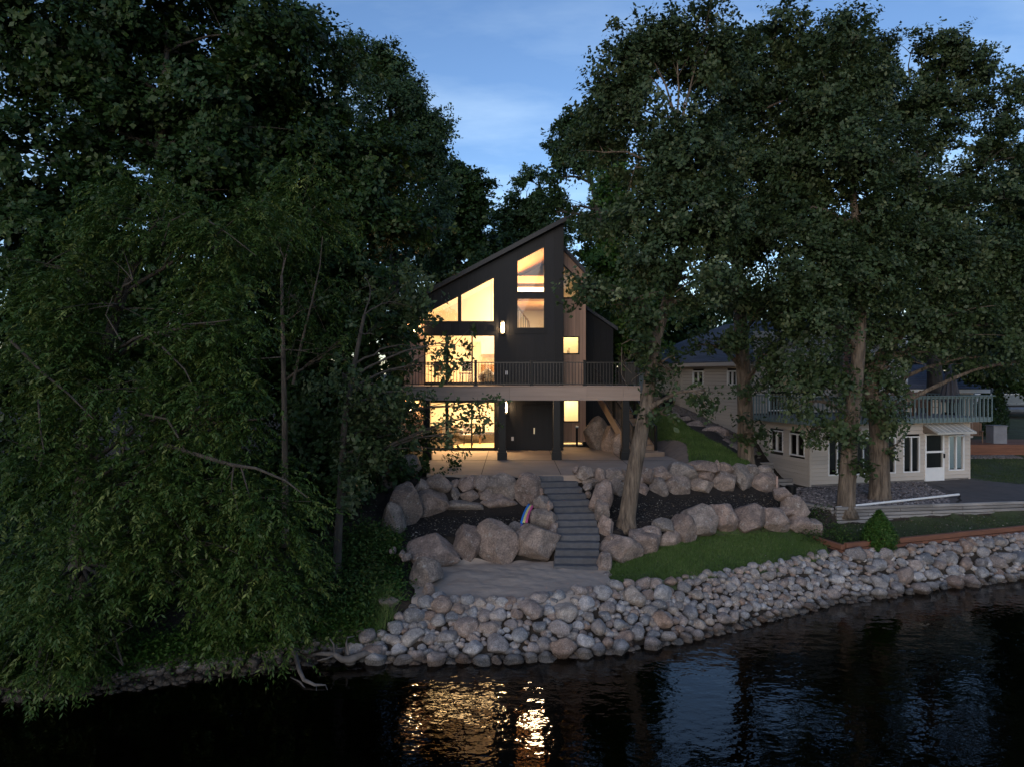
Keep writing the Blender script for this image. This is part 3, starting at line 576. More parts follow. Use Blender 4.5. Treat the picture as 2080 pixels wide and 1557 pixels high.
for px in (986, 1006): obj('vent', box(fX(px) - .06, fX(px) + .06, YF - 0.05, YF - 0.001, fZ(671), fZ(663)), MT['blackm'], hs)
# flush storage door with handle
sdr = obj('storage_door', box(fX(1060), fX(1122), YF - 0.045, YF - 0.001, ZB + 0.03, fZ(822)), MT['black'], hs)
obj('door_seam', box(fX(1091) - .008, fX(1091) + .008, YF - 0.05, YF - 0.046, ZB + 0.05, fZ(824)), MT['blackm'], sdr)
obj('door_handle', box(fX(1085) - .025, fX(1085) + .025, YF - 0.09, YF - 0.046, fZ(880), fZ(868)), pm('brass', (0.55, 0.48, 0.36), None, 4, 0.3, metal=0.9), sdr)
for (px, py) in ((1041, 890), (1029, 757)): obj('outlet_cover', box(fX(px) - .05, fX(px) + .05, YF - 0.06, YF - 0.001, fZ(py) - .08, fZ(py) + .08), MT['white'], hs)
# roof slab of the main volume with rake board
tz = lambda x, d: topz(x) + d
xe, xp = fX(797), x_r + 0.10
obj('roof', prism([(xe, tz(xe, .06)), (xp, tz(xp, .06)), (xp, tz(xp, .20)), (xe, tz(xe, .20))], YF - 0.30, 40.4), MT['roofd'], hs)
obj('rake_board', prism([(xe, tz(xe, .02)), (xp, tz(xp, .02)), (xp, tz(xp, .22)), (xe, tz(xe, .22))], YF - 0.345, YF - 0.302), pm('rake_metal', (0.012, 0.012, 0.016), None, 3, 0.4, spec=.3), hs)
for k in range(8):
    x = lerp(xe + .3, xp - .2, k / 7); obj('roof_seam', prism([(x - .015, tz(x, .202)), (x + .015, tz(x, .202)), (x + .015, tz(x, .25)), (x - .015, tz(x, .25))], YF - 0.29, 40.4), MT['roofd'], hs)
obj('side_wall', box(x_l, x_l + 0.14, YF + 0.165, 40.0, ZB, topz(x_l) + 0.03), MT['black'], hs)
obj('side_wall', prismx([(YF + 0.17, ZB), (40.0, ZB), (40.0, tz(x_r, .03)), (YF + 0.17, tz(x_r, .03))], x_r - 0.12, x_r), MT['black'], hs)
obj('back_wall', prism([(x_l + .15, ZB), (x_r - .13, ZB), (x_r - .13, topz(x_r - .13)), (x_l + .15, topz(x_l + .15))], 39.85, 40.0), MT['cream'], hs)
# wood clad bay set back to the right
YB = 32.7; gX = lambda px: PX(px, YB); gZ = lambda py: PZ(py, YB)
bx0, bx1 = x_r + 0.005, gX(1190)
btop = lambda x: gZ(510) - (x - gX(1145)) * 1.08
bh = [(bx0, gX(1177), gZ(607), lambda x: gZ(537) - (x - gX(1145)) * 1.0), (bx0 + .0, gX(1175), gZ(720), const(gZ(683))), (bx0, gX(1174), gZ(857), const(gZ(811)))]
bb = sorted(set([round(v, 4) for v in list(np.linspace(bx0, gX(1174), 5)) + [gX(1175), gX(1177)] + list(np.linspace(gX(1177), bx1, 4))]))
bh = [(bx0 - 1e-3, gX(1177) + 1e-3, a[2], a[3]) for a in bh]; bb = list(np.linspace(bx0, gX(1177), 6)) + list(np.linspace(gX(1177), bx1, 3))[1:]
columns(hs, bb, ZB + 0.17, btop, bh, YB, 'cedar', 'blackm', th=0.03, gap=0.008)
xr_ = gX(1177)
window(hs, [(bx0, gZ(607)), (xr_, gZ(607)), (xr_, bh[0][3](xr_)), (bx0, bh[0][3](bx0))], YB, 0.06)
window(hs, [(bx0, gZ(720)), (xr_, gZ(720)), (xr_, gZ(683)), (bx0, gZ(683))], YB, 0.06)
window(hs, [(bx0, gZ(857)), (xr_, gZ(857)), (xr_, gZ(811)), (bx0, gZ(811))], YB, 0.06, mull=[(bx0 + .12, bx0 + .18, gZ(857), gZ(811))])
obj('roof', prism([(bx0 - .0, btop(bx0) + .02), (bx1 + .12, btop(bx1 + .12) + .02), (bx1 + .12, btop(bx1 + .12) + .24), (bx0, btop(bx0) + .24)], YB - 0.12, 40.2), MT['roofd'], hs)
obj('side_wall', box(bx1 - 0.12, bx1 - .002, YB + 0.17, 40, ZB, btop(bx1) + .02), MT['black'], hs)
# low black wing behind
YW = 35.5; wx0, wx1 = bx1 + 0.002, PX(1246, YW)
wt = lambda x: lerp(PZ(622, YW), PZ(668, YW), (x - wx0) / (wx1 - wx0))
columns(hs, list(np.linspace(wx0, wx1, 6)), ZB, wt, [], YW, 'black', 'blackm')
obj('roof', prism([(wx0, wt(wx0) + .02), (wx1 + .2, wt(wx1 + .2) + .02), (wx1 + .2, wt(wx1 + .2) + .2), (wx0, wt(wx0) + .2)], YW - .2, 40.2), MT['roofd'], hs)
obj('side_wall', box(wx1 - .1, wx1, YW + .17, 40, ZB, wt(wx1)), MT['black'], hs)

# ---- rooms seen through the glass
obj('interior_floor', box(x_l + .15, x_r - .13, YF + .17, 39.84, ZB - .01, ZB + .03), MT['oakfloor'], hs)
obj('interior_floor', box(x_l + .15, 0.05, YF + .17, 39.84, ZD - .20, ZD + .03), MT['oakfloor'], hs)
obj('interior_floor', box(0.06, x_r - .13, 34.0, 39.84, ZD - .20, ZD + .03), MT['oakfloor'], hs)
obj('ceiling', box(x_l + .15, x_r - .13, YF + .17, 39.84, ZD - .27, ZD - .21), MT['cream'], hs)
for (y0, y1) in ((37.2, 37.3),):
    obj('partition', prism([(x_l + .16, ZD + .04), (0.1, ZD + .04), (0.1, topz(0.1) - .05), (x_l + .16, topz(x_l + .16) - .05)], y0, y1), MT['cream'], hs)
obj('partition', box(x_l + .16, x_r - .14, 35.6, 35.7, ZB + .04, ZD - .28), MT['cream'], hs)
obj('partition', box(fX(1012), fX(1018), YF + .18, 35.55, ZB + .04, ZD - .28), MT['cream'], hs)
obj('partition', box(x_l + .15, x_l + .19, YF + .18, 37.1, ZD + .04, topz(x_l) - .05), MT['cream'], hs)
obj('partition', box(x_r - .17, x_r - .125, YF + .18, 37.1, ZD + .04, topz(x_r) - .1), MT['cream'], hs)
obj('sloped_ceiling', prism([(x_l + .15, topz(x_l + .15) - .06), (0.08, topz(0.08) - .06), (0.08, topz(0.08)), (x_l + .15, topz(x_l + .15))], YF + .18, 39.8), MT['cream'], hs)
obj('ceiling_boards', prism([(0.081, topz(.081) - .06), (x_r - .15, topz(x_r - .15) - .06), (x_r - .15, topz(x_r - .15)), (0.081, topz(0.081))], YF + .18, 39.8), MT['pine'], hs)
obj('loft_floor', box(0.1, x_r - .18, 34.6, 39.8, fZ(592), fZ(585)), MT['pine'], hs)
obj('partition', box(0.1, x_r - .18, 37.9, 38.0, fZ(584), topz(.1) - .1), MT['cream'], hs)
obj('loft_beam', box(0.1, x_r - .18, 33.4, 33.6, fZ(566), fZ(558)), MT['pine'], hs)
obj('loft_tv', box(0.2, 1.0, 37.8, 37.88, fZ(588), fZ(568)), MT['blackm'], hs)
# bay rooms
bz = [(ZB + .04, ZD - .28), (ZD + .04, fZ(640)), (fZ(630), btop(bx0) - .1)]
for bi, (z0, z1) in enumerate(bz):
    if bi == 2:
        obj('partition', prism([(x_r + .01, z0), (bx1 - .13, z0), (bx1 - .13, btop(bx1 - .13) - .02), (x_r + .01, btop(x_r) - .02)], 34.6, 34.7), MT['cream'], hs); obj('interior_floor', box(x_r + .01, bx1 - .13, YB + .17, 34.55, z0 - .05, z0), MT['cream'], hs)
        obj('ceiling', prism([(x_r + .01, btop(x_r) - .06), (bx1 - .13, btop(bx1 - .13) - .06), (bx1 - .13, btop(bx1 - .13) - .01), (x_r + .01, btop(x_r) - .01)], YB + .17, 34.55), MT['pine'], hs); continue
    obj('partition', box(x_r + .01, bx1 - .13, 34.6, 34.7, z0, z1), MT['cream'], hs)
    obj('interior_floor', box(x_r + .01, bx1 - .13, YB + .17, 34.55, z0 - .05, z0), MT['cream'], hs)
    obj('ceiling', box(x_r + .01, bx1 - .13, YB + .17, 34.55, z1, z1 + .05), MT['cream'], hs)
# inside stair with rail in the tall window
for k in range(9):
    obj('indoor_step', box(0.9 + k * .12 - .1, 0.9 + k * .12 + .25, 32.2, 33.2, ZD + .1 + (8 - k) * .18, ZD + .15 + (8 - k) * .18), MT['pine'], hs)
obj('indoor_handrail', tube([(0.15, 31.6, fZ(612)), (0.75, 31.6, fZ(650)), (0.78, 31.6, fZ(668)), (0.78, 31.6, ZD + .05)], 0.035, 6), MT['pine'], hs)
for k in range(6): obj('indoor_baluster', tube([(0.2 + k * .1, 31.6, ZD), (0.2 + k * .1, 31.6, fZ(615) - k * .12)], 0.012, 5), MT['blackm'], hs)
# kitchen block and cabinet behind the upper door
obj('kitchen_cabinet', box(-1.6, 0.0, 36.3, 37.0, ZD + .04, ZD + .95), pm('kitchen_brown', (0.30, 0.17, 0.08), None, 3, 0.5), hs)
obj('wall_cabinet', box(-1.6, 0.0, 36.7, 37.1, ZD + 1.5, ZD + 2.3), MT['cream'], hs)

def chair(name, label, x, y, z, rz, seatc, backc):
    r = root(name, (x, y, z), label, 'chair', 'dining chairs', rz=rz)
    for sx in (-.2, .2):
        for sy in (-.2, .2): obj('leg', tube([(sx, sy, 0), (sx * .9, sy * .9, .46)], .018, 6), MT['blackm'], r)
    obj('seat', box(-.24, .24, -.24, .24, .44, .50), MT[seatc], r)
    v, f = box(-.22, .22, .20, .26, .56, 1.0); v = [(a, b + (c - .56) * .15, c) for a, b, c in v]; obj('backrest', (v, f), MT[backc], r)
    return r
MT['greyfab'] = pm('grey_fabric', (0.28, 0.28, 0.30), None, 20, 0.9); MT['greywood'] = pm('dark_oak', (0.12, 0.075, 0.045), None, 4, 0.5)
chair('dining_chair', 'grey dining chair nearest the lower sliding door on the left', -2.95, 32.5, ZB + .04, math.pi, 'greyfab', 'greyfab')
chair('dining_chair', 'grey dining chair behind the middle pane of the lower sliding door', -2.0, 32.5, ZB + .04, math.pi, 'greyfab', 'greyfab')
tb = root('dining_table', (-2.4, 33.5, ZB + .04), 'dining table behind the lower sliding door', 'table')
obj('tabletop', box(-3.4, -1.4, 33.05, 33.95, ZB + .76, ZB + .81), MT['greywood'], tb)
for sx in (-3.3, -1.5):
    for sy in (33.12, 33.88): obj('leg', box(sx - .04, sx + .04, sy - .04, sy + .04, ZB + .04, ZB + .758), MT['greywood'], tb)
chair('dining_chair', 'dark wooden chair behind the left leaf of the upper door', -3.2, 31.9, ZD + .04, math.pi * .9, 'greywood', 'greywood')
chair('dining_chair', 'dark wooden chair behind the middle leaf of the upper door', -2.1, 31.9, ZD + .04, math.pi * 1.1, 'greywood', 'greywood')
bb_ = root('bean_bag', (-1.1, 31.7, ZD + .03), 'dark slouched bean bag inside the upper sliding door', 'bean bag')
bm = bmesh.new(); bmesh.ops.create_icosphere(bm, subdivisions=3, radius=1)
for v in bm.verts:
    c = v.co; s = 1 - .55 * max(0, c.z) ; v.co = Vector((c.x * .42 * s, c.y * .40 * s, (c.z * .36 + .34) + .06 * mnoise.noise(c * 2)))
me = bpy.data.meshes.new('cushion_body'); bm.to_mesh(me); bm.free(); me.materials.append(pm('brown_leather', (0.06, 0.04, 0.035), None, 4, 0.5)); me.polygons.foreach_set('use_smooth', [True] * len(me.polygons)); link('cushion_body', me, bb_)
pl_ = root('potted_cactus', (2.75, YB + .25, gZ(719)), 'small green cactus on the sill of the square window', 'plant')
MT['cactus'] = pm('cactus_green', (0.10, 0.22, 0.05), None, 10, 0.6)
obj('pot', tube([(2.62, YB + .25, gZ(719)), (2.62, YB + .25, gZ(719) + .06)], [.05, .06], 8), MT['white'], pl_)
for dx, h in ((-.03, .18), (.03, .28)): obj('stem', tube([(2.62 + dx, YB + .25, gZ(719) + .05), (2.62 + dx, YB + .25, gZ(719) + h)], [.02, .015], 6), MT['cactus'], pl_)
pd = root('pendant_lamp', (-1.0, 34.0, 8.3), 'small round pendant lamp behind the upper sliding door', 'lamp')
bm = bmesh.new(); bmesh.ops.create_uvsphere(bm, u_segments=12, v_segments=8, radius=.12); me = bpy.data.meshes.new('globe'); bm.to_mesh(me); bm.free(); me.materials.append(emit('pendant_glow', (1, .85, .6), 6)); g_ = link('globe', me, pd)
obj('cord', tube([(-1.0, 34, 8.42), (-1.0, 34, topz(-1.0) - .08)], .01, 5), MT['blackm'], pd)
# room lights
def arealamp(name, loc, size, e, col=(1.0, 0.63, 0.28)):
    d = bpy.data.lights.new(name, 'AREA'); d.energy = e; d.color = col; d.shape = 'RECTANGLE'; d.size, d.size_y = size; o = bpy.data.objects.new(name, d); COL.objects.link(o); o.location = loc; return o
arealamp('ceiling_lamp', (-2.3, 32.4, ZD - .29), (2.8, 2.6), 600)
arealamp('ceiling_lamp', (-2.3, 33.4, 8.55), (3.0, 3.0), 300)
arealamp('ceiling_lamp', (1.2, 35.4, fZ(594)), (1.2, 1.2), 300, (1, .72, .42))
arealamp('ceiling_lamp', (1.1, 36.2, 11.2), (1.0, 2.0), 560, (1, .72, .42))
for k, (z0, z1) in enumerate(bz): arealamp('ceiling_lamp', ((x_r + bx1) / 2, 33.7, z1 - .03 if k < 2 else fZ(600)), (.6, 1.0), (80, 75, 45)[k])
# wall lanterns
MT['lanternglow'] = emit('lantern_glow', (1.0, 0.74, 0.42), 16)
_t = MT['lanternglow'].node_tree; _x = _t.nodes.new('ShaderNodeMixShader'); _x.inputs[0].default_value = .5; _q = _t.nodes.new('ShaderNodeBsdfTransparent'); _t.links.new(_q.outputs[0], _x.inputs[1]); _t.links.new(_t.nodes['Principled BSDF'].outputs[0], _x.inputs[2]); _t.links.new(_x.outputs[0], _t.nodes['Material Output'].inputs[0])
def lantern(label, x, z, y=YF):
    r = root('wall_lantern', (x, y - .05, z), label, 'wall lamp', 'wall lanterns of the lake house')
    obj('back_plate', box(x - .06, x + .06, y - .03, y - .002, z - .28, z + .28), MT['blackm'], r)
    obj('lamp_glass', box(x - .06, x + .06, y - .15, y - .05, z - .22, z + .22), MT['lanternglow'], r)
    fr = [box(x + sx * .085 - .012, x + sx * .085 + .012, yy - .012, yy + .012, z - .27, z + .27) for sx in (-1, 1) for yy in (y - .18, y - .04)]
    obj('frame', join(*fr), MT['blackm'], r)
    obj('cap', box(x - .1, x + .1, y - .195, y - .002, z + .272, z + .295), MT['blackm'], r); obj('base', box(x - .1, x + .1, y - .195, y - .002, z - .295, z - .272), MT['blackm'], r)
    d = bpy.data.lights.new('lantern_bulb', 'POINT'); d.energy = 130; d.color = (1, .68, .34); d.shadow_soft_size = .03; lo = bpy.data.objects.new('lantern_bulb', d); COL.objects.link(lo); lo.location = (0, -.05, 0); lo.parent = r
lantern('lit rectangular wall lantern right of the upper sliding door', fX(1021), fZ(666)); lantern('lit rectangular wall lantern left of the upper sliding door', fX(841), fZ(664))
lantern('lit wall lantern at ground level left of the lower sliding door', fX(836), fZ(822)); lantern('lit wall lantern behind a deck post at ground level', fX(1027), fZ(826))
# standpipe by the wood wall
sp = root('standpipe', (2.95, 32.2, ZB), 'short dark standpipe with pale cap beside the wood wall', 'pipe')
obj('pipe', tube([(2.95, 32.2, ZB), (2.95, 32.2, ZB + .85)], .05, 10), MT['blackm'], sp); obj('cap', tube([(2.95, 32.2, ZB + .852), (2.95, 32.2, ZB + .93)], .075, 10), MT['white'], sp)

# ------------------------------------------------------------------ raised deck, railing, stairs
DY0, DY1, dx0, dx1 = 27.1, 30.44, -4.25, 4.87
dk = root('raised_deck', (0.3, DY0, ZB), 'raised tan-fascia deck across the front of the black house', 'deck')
nb_ = 22
for k in range(nb_):
    y0 = lerp(DY0 + .05, DY1, k / nb_); obj('deck_board', box(dx0 + .04, dx1 - .04, y0 + .004, y0 + (DY1 - DY0) / nb_ - .006, ZD - .03, ZD), MT['fascia'], dk)
segs = [dx0, -2.2, -0.1, PX(1192, DY0), PX(1266, DY0), dx1]
for a, c in zip(segs[:-1], segs[1:]):
    obj('fascia_board', box(a + .003, c - .003, DY0, DY0 + .03, ZD - .35, ZD - .001), MT['fascia'], dk)
    obj('lower_fascia_board', box(a + .003, c - .003, DY0 + .008, DY0 + .04, ZD - .52, ZD - .353), MT['fascia'], dk)
obj('end_fascia', box(dx1, dx1 + .03, DY0, DY1, ZD - .52, ZD), MT['fascia'], dk)
obj('deck_edge', box(dx0 - .02, dx1 + .035, DY0 - .03, DY0 + .045, ZD + .001, ZD + .03), MT['fascia'], dk)
for k in range(16):
    x = lerp(dx0 + .3, dx1 - .3, k / 15); obj('joist', box(x - .02, x + .02, DY0 + .05, DY1 - .02, ZD - .30, ZD - .04), MT['treadw'], dk)
for px in (866, 1020, 1131, 1272):
    x = PX(px, DY0); p = obj('post', box(x - .13, x + .13, DY0 + .06, DY0 + .32, ZB + .001, ZD - .32), MT['blackm'], dk)
    obj('post_base', box(x - .19, x + .19, DY0 - .0, DY0 + .38, ZB + .002, ZB + .30), MT['blackm'], p); obj('base_trim', box(x - .155, x + .155, DY0 + .035, DY0 + .345, ZB + .302, ZB + .42), MT['blackm'], p)
rl = root('deck_railing', (0.3, DY0 + .07, ZD), 'black metal railing along the raised deck', 'railing')
MT['railm'] = pm('bronze_black_rail', (0.028, 0.022, 0.019), None, 5, 0.35)
posts = [PX(p, DY0) for p in (818, 966, 1080, 1188, 1296)]
ry = DY0 + .07
for x in posts:
    p = obj('post', box(x - .05, x + .05, ry - .05, ry + .05, ZD + .03, ZD + .98), MT['blackm'], rl); obj('post_cap', box(x - .06, x + .06, ry - .06, ry + .06, ZD + .982, ZD + 1.01), MT['blackm'], p); obj('post_foot', box(x - .08, x + .08, ry - .08, ry + .08, ZD + .031, ZD + .07), MT['blackm'], p)
bal = mesh('baluster', *box(-.011, .011, -.011, .011, 0, .80), MT['railm'])
for a, c in zip(posts[:-1], posts[1:]):
    obj('top_rail', box(a + .052, c - .052, ry - .035, ry + .035, ZD + .90, ZD + .935), MT['railm'], rl); obj('bottom_rail', box(a + .052, c - .052, ry - .02, ry + .02, ZD + .09, ZD + .12), MT['railm'], rl)
    n = int((c - a) / .118)
    for k in range(1, n): link('baluster', bal, rl, (lerp(a, c, k / n) - .3, 0, .105))
    xm = (a + c) / 2; obj('rail_foot', box(xm - .02, xm + .02, ry - .02, ry + .02, ZD + .031, ZD + .088), MT['railm'], rl)
side = root('deck_railing', (dx1 - .06, 28.8, ZD), 'short black side railing at the right end of the deck', 'railing')
obj('top_rail', box(dx1 - .095, dx1 - .025, ry + .06, 30.2, ZD + .90, ZD + .935), MT['railm'], side); obj('bottom_rail', box(dx1 - .08, dx1 - .04, ry + .06, 30.2, ZD + .09, ZD + .12), MT['railm'], side)
for k in range(1, 25): link('baluster', bal, side, (0, ry + .06 + k * .12 - 28.8, .105))
# stairs run down toward the lake on the right
stx, sty = 4.85, 28.2; ang = math.radians(19)
sg = root('deck_stairs', (stx, sty, ZB), 'wooden deck stairs with tan treads and black rails', 'stairs', rz=ang)
NT_, rise, run, wid = 13, (ZD - ZB) / 14, 0.275, 1.05
for k in range(NT_):
    z = rise * (k + 1); y = run * k
    obj('tread', box(0, wid, y - .02, y + run + .01, z - .035, z), MT['treadw'], sg); obj('riser', box(0.0, wid, y + .012, y + .03, z - rise + .002, z - .037), MT['treadw'], sg)
st_ = lambda y: y / run * rise
for x0 in (-.045, wid + .005): obj('stringer', prismx([(0.0, 0.0), (.42, 0), (run * NT_, st_(run * NT_) - .22), (run * NT_, st_(run * NT_) + rise * .9), (0, rise * 1.0)], x0, x0 + .04), MT['treadw'], sg)
obj('bottom_step', box(-.15, wid + .15, -.32, .0, 0.0, rise * .9), MT['treadw'], sg)
for x0 in (.03, wid - .03):
    for (y, hh) in ((.06, 1.05), (run * 6.5, 1.0)):
        zb = st_(y) + rise * .6; obj('newel_post', box(x0 - .045, x0 + .045, y - .045, y + .045, zb, zb + hh), MT['blackm'], sg)
    L = run * NT_
    obj('handrail', tube([(x0, 0.05, rise + .92), (x0, L, st_(L) + .92)], .028, 6), MT['railm'], sg); obj('lower_rail', tube([(x0, 0.05, rise + .14), (x0, L, st_(L) + .14)], .018, 6), MT['railm'], sg)
    for k in range(1, 30):
        y = .05 + L * k / 30; obj('baluster', box(x0 - .01, x0 + .01, y - .01, y + .01, st_(y) + rise * .8 + .12, st_(y) + rise * .8 + .84), MT['railm'], sg)
# ------------------------------------------------------------------ beige neighbour house (local frame: u along its lake front, v back, w up)
C0 = (11.76, 28.0, 1.83); RA = math.atan2(2.0, 7.54); cu, su = math.cos(RA), math.sin(RA)
nh = root('beige_house', C0, 'beige lap-sided house with walkout level and slate hip roof', 'house', rz=RA)
def fu(px, v=0.0):
    k = (px - CX) / F; x0, y0 = C0[0] - su * v, C0[1] + cu * v; return (k * y0 - x0) / (cu - su * k)
def fw_(py, u, v=0.0): return PZ(py, C0[1] + su * u + cu * v) - C0[2]
def sv(px):
    k = (px - CX) / F; return (C0[0] - C0[1] * k) / (su + cu * k)
def lap(parent, a0, a1, w0, w1, holes, plane, pos, mat='beige', hgt=0.155, name='lap_board'):
    """horizontal lap boards; plane 'u' (faces -v at v=pos) or 'v' (faces -u at u=pos); holes (a0,a1,w0,w1)"""
    n = max(1, round((w1 - w0) / hgt)); hh = (w1 - w0) / n
    for k in range(n):
        za, zb = w0 + k * hh, w0 + (k + 1) * hh; iv = [(a0, a1)]
        for (h0, h1_, q0, q1) in holes:
            if zb > q0 + .01 and za < q1 - .01:
                nv = []
                for (s, e) in iv:
                    if h1_ <= s or h0 >= e: nv.append((s, e)); continue
                    if h0 - s > .02: nv.append((s, h0))
                    if e - h1_ > .02: nv.append((h1_, e))
                iv = nv
        for (s, e) in iv:
            prof = [(pos - .048, za + .010), (pos - .012, zb), (pos + .01, zb), (pos + .01, za + .010)]
            if plane == 'u': obj(name, prismx(prof, s + .001, e - .001), MT[mat], parent)
            else: obj(name, prism(prof, s + .001, e - .001), MT[mat], parent)
def nwin(parent, a0, a1, w0, w1, plane, pos, mull=True, fw=.05, name='window', fm='white'):
    poly = [(a0, w0), (a1, w0), (a1, w1), (a0, w1)]
    def cv(vf): return vf if plane == 'u' else ([(y, x, z) for x, y, z in vf[0]], vf[1])
    f = obj(name, cv(ringprism(poly, fw, pos - .05, pos + .06)), MT[fm], parent); q = inset(poly, fw)
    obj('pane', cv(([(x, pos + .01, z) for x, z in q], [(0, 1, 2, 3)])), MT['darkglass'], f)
    if mull: m_ = (a0 + a1) / 2; obj('mullion', cv(box(m_ - .025, m_ + .025, pos - .045, pos + .04, w0 + fw, w1 - fw)), MT[fm], f)
    return f
WF, VF, BH = 7.85, 3.8, 2.48
w0, w1 = .44, 1.93
fw_holes = [(fu(a), fu(b), w0, w1) for a, b in ((1681, 1718), (1735, 1770), (1783, 1818), (1833, 1867), (1925, 1957))]
dr = (fu(1877), fu(1916), .06, 2.02)
lap(nh, 0, WF, .12, BH, fw_holes + [dr], 'u', 0)
obj('foundation', box(0, WF, .0, .1, -.3, .119), pm('grey_foundation', (0.2, 0.18, 0.17), None, 4, 0.9, .3), nh)
for a in fw_holes: nwin(nh, *a, 'u', 0)
# storm door
dm = obj('door', ringprism([(dr[0], dr[2]), (dr[1], dr[2]), (dr[1], dr[3]), (dr[0], dr[3])], .07, -.06, .06), MT['white'], nh)
obj('door_panel', box(dr[0] + .07, dr[1] - .07, -.05, -.0, dr[2] + .05, dr[2] + .55), MT['white'], dm); obj('crossbar', box(dr[0] + .07, dr[1] - .07, -.055, .0, 1.22, 1.30), MT['white'], dm)
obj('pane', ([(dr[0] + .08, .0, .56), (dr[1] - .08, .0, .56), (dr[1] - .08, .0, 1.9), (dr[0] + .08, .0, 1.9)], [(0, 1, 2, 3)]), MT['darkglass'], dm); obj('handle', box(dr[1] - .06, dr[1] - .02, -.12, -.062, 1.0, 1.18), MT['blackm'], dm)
# awning over the door
a0, a1 = fu(1874), fu(1952); aw = obj('awning', prismx([(-.01, 2.40), (-.01, 2.44), (-.75, 2.12), (-.75, 2.04)], a0, a1), pm('awning_metal', (0.48, 0.46, 0.42), None, 3, 0.5), nh)
for a_ in (a0, a1 - .02): obj('awning_side', prismx([(-.012, 2.40), (-.73, 2.06), (-.012, 2.06)], a_ - .01 if a_ == a0 else a_ + .022, a_ + .0 if a_ == a0 else a_ + .032), pm('awning_brown', (0.20, 0.16, 0.13), None, 3, 0.6), aw)
for k in range(7): obj('awning_rib', prismx([(-.02, 2.441), (-.74, 2.125), (-.74, 2.145), (-.02, 2.46)], lerp(a0, a1, (k + .5) / 7) - .01, lerp(a0, a1, (k + .5) / 7) + .01), MT['white'], aw)
# corner boards
for (u_, v_) in ((-.03, -.03), (WF - .04, -.03)): obj('corner_board', box(u_, u_ + .08, v_, v_ + .08, .05, BH), MT['beige'], nh)
# side wall: walkout part and long upper storey
sw = [(sv(1636), sv(1605)), (sv(1592), sv(1565))]
sh = [(a, b, 1.18 if i == 0 else 1.22, 2.08 if i == 0 else 2.12) for i, (a, b) in enumerate(sw)]
lap(nh, .06, VF, .02, BH, sh, 'v', 0)
for a in sh: nwin(nh, *a, 'v', 0)
UE = 5.05
uh = [(sv(1498), sv(1478), 3.95, 5.0 - .35), (sv(1430), sv(1408), 3.95, 5.0 - .35)]
lap(nh, VF, 16.4, 1.6, UE, uh, 'v', 0)
for a in uh: nwin(nh, *a, 'v', 0, True, .07, fm='white')
obj('corner_board', box(-.04, .02, sv(1384) - .12, sv(1384) + .12, 1.8, UE), MT['beige'], nh)
# upper front wall above the deck
UW = 8.3
gl = [(fu(1560, VF), fu(1652, VF), BH + .35, BH + 2.2)]; wn = [(fu(1727, VF), fu(1772, VF), fw_(772, 4, VF), fw_(744, 4, VF))]
lap(nh, .0, UW, BH + .25, UE + 1.35, gl + wn, 'u', VF)
for a in gl: nwin(nh, *a, 'u', VF, True, .06, 'sliding_door')
for a in wn: nwin(nh, *a, 'u', VF, False, .06)
obj('corner_board', box(UW - .05, UW + .05, VF - .04, VF + .05, BH + .25, UE + 1.2), MT['white'], nh)
lap(nh, VF + .05, 14, BH, UE, [], 'v', UW)      # right side
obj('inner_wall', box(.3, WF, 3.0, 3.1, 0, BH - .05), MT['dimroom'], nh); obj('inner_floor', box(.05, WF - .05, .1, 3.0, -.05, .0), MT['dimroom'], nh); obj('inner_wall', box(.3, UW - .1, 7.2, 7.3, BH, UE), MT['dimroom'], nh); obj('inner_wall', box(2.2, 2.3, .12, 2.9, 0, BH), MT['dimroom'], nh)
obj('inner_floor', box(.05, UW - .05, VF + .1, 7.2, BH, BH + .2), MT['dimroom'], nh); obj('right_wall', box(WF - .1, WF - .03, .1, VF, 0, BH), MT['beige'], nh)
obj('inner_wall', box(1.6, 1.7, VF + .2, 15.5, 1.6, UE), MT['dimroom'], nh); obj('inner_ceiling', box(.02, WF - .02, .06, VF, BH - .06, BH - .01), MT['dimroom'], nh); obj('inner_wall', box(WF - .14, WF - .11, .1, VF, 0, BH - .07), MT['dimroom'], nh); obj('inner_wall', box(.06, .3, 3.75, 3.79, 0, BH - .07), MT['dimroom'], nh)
# brick chimney on the front wall
cu0, cu1 = fu(1700, VF), fu(1720, VF) + .18
ch = obj('chimney', box(cu0 + .02, cu1 - .02, VF - .38, VF - .04, BH + .25, UE + 2.3), MT['mortar'], nh)
rows = 62; hh = (UE + 2.3 - BH - .25) / rows
bl = mesh('brick', *box(0, .19, 0, .03, 0, hh - .012), MT['brick'])
for k in range(rows):
    o2 = .0 if k % 2 == 0 else -.1
    for j in range(5):
        x = cu0 + o2 + j * .2
        if x > cu0 - .05 and x + .19 < cu1 + .06: link('brick', bl, ch, (x, VF - .40, BH + .25 + k * hh))
# roof: hip over the long house, front gable part
ov = .45; e0 = UE; rz_ = UE + 2.0
def roofplane(name, quad, lift=.0):
    v = [(a, b, c) for a, b, c in quad]; return obj(name, (v + [(a, b, c - .12) for a, b, c in v], [tuple(range(len(v))), tuple(range(2 * len(v) - 1, len(v) - 1, -1))] + [(i, (i + 1) % len(v), len(v) + (i + 1) % len(v), len(v) + i) for i in range(len(v))]), MT['shingle'], nh)
mid = UW / 2; vb = 17.0
roofplane('roof_plane', [(-ov, VF - ov, e0), (-ov, vb, e0), (mid, vb - 4.2, rz_ + .3), (mid, VF + .3, rz_ + .3)])
roofplane('roof_plane', [(UW + ov, VF - ov, e0), (mid + .002, VF + .3, rz_ + .3), (mid + .002, vb - 4.2, rz_ + .3), (UW + ov, vb, e0)])
roofplane('roof_plane', [(-ov, vb + .002, e0), (UW + ov, vb + .002, e0), (mid, vb - 4.19, rz_ + .3)])
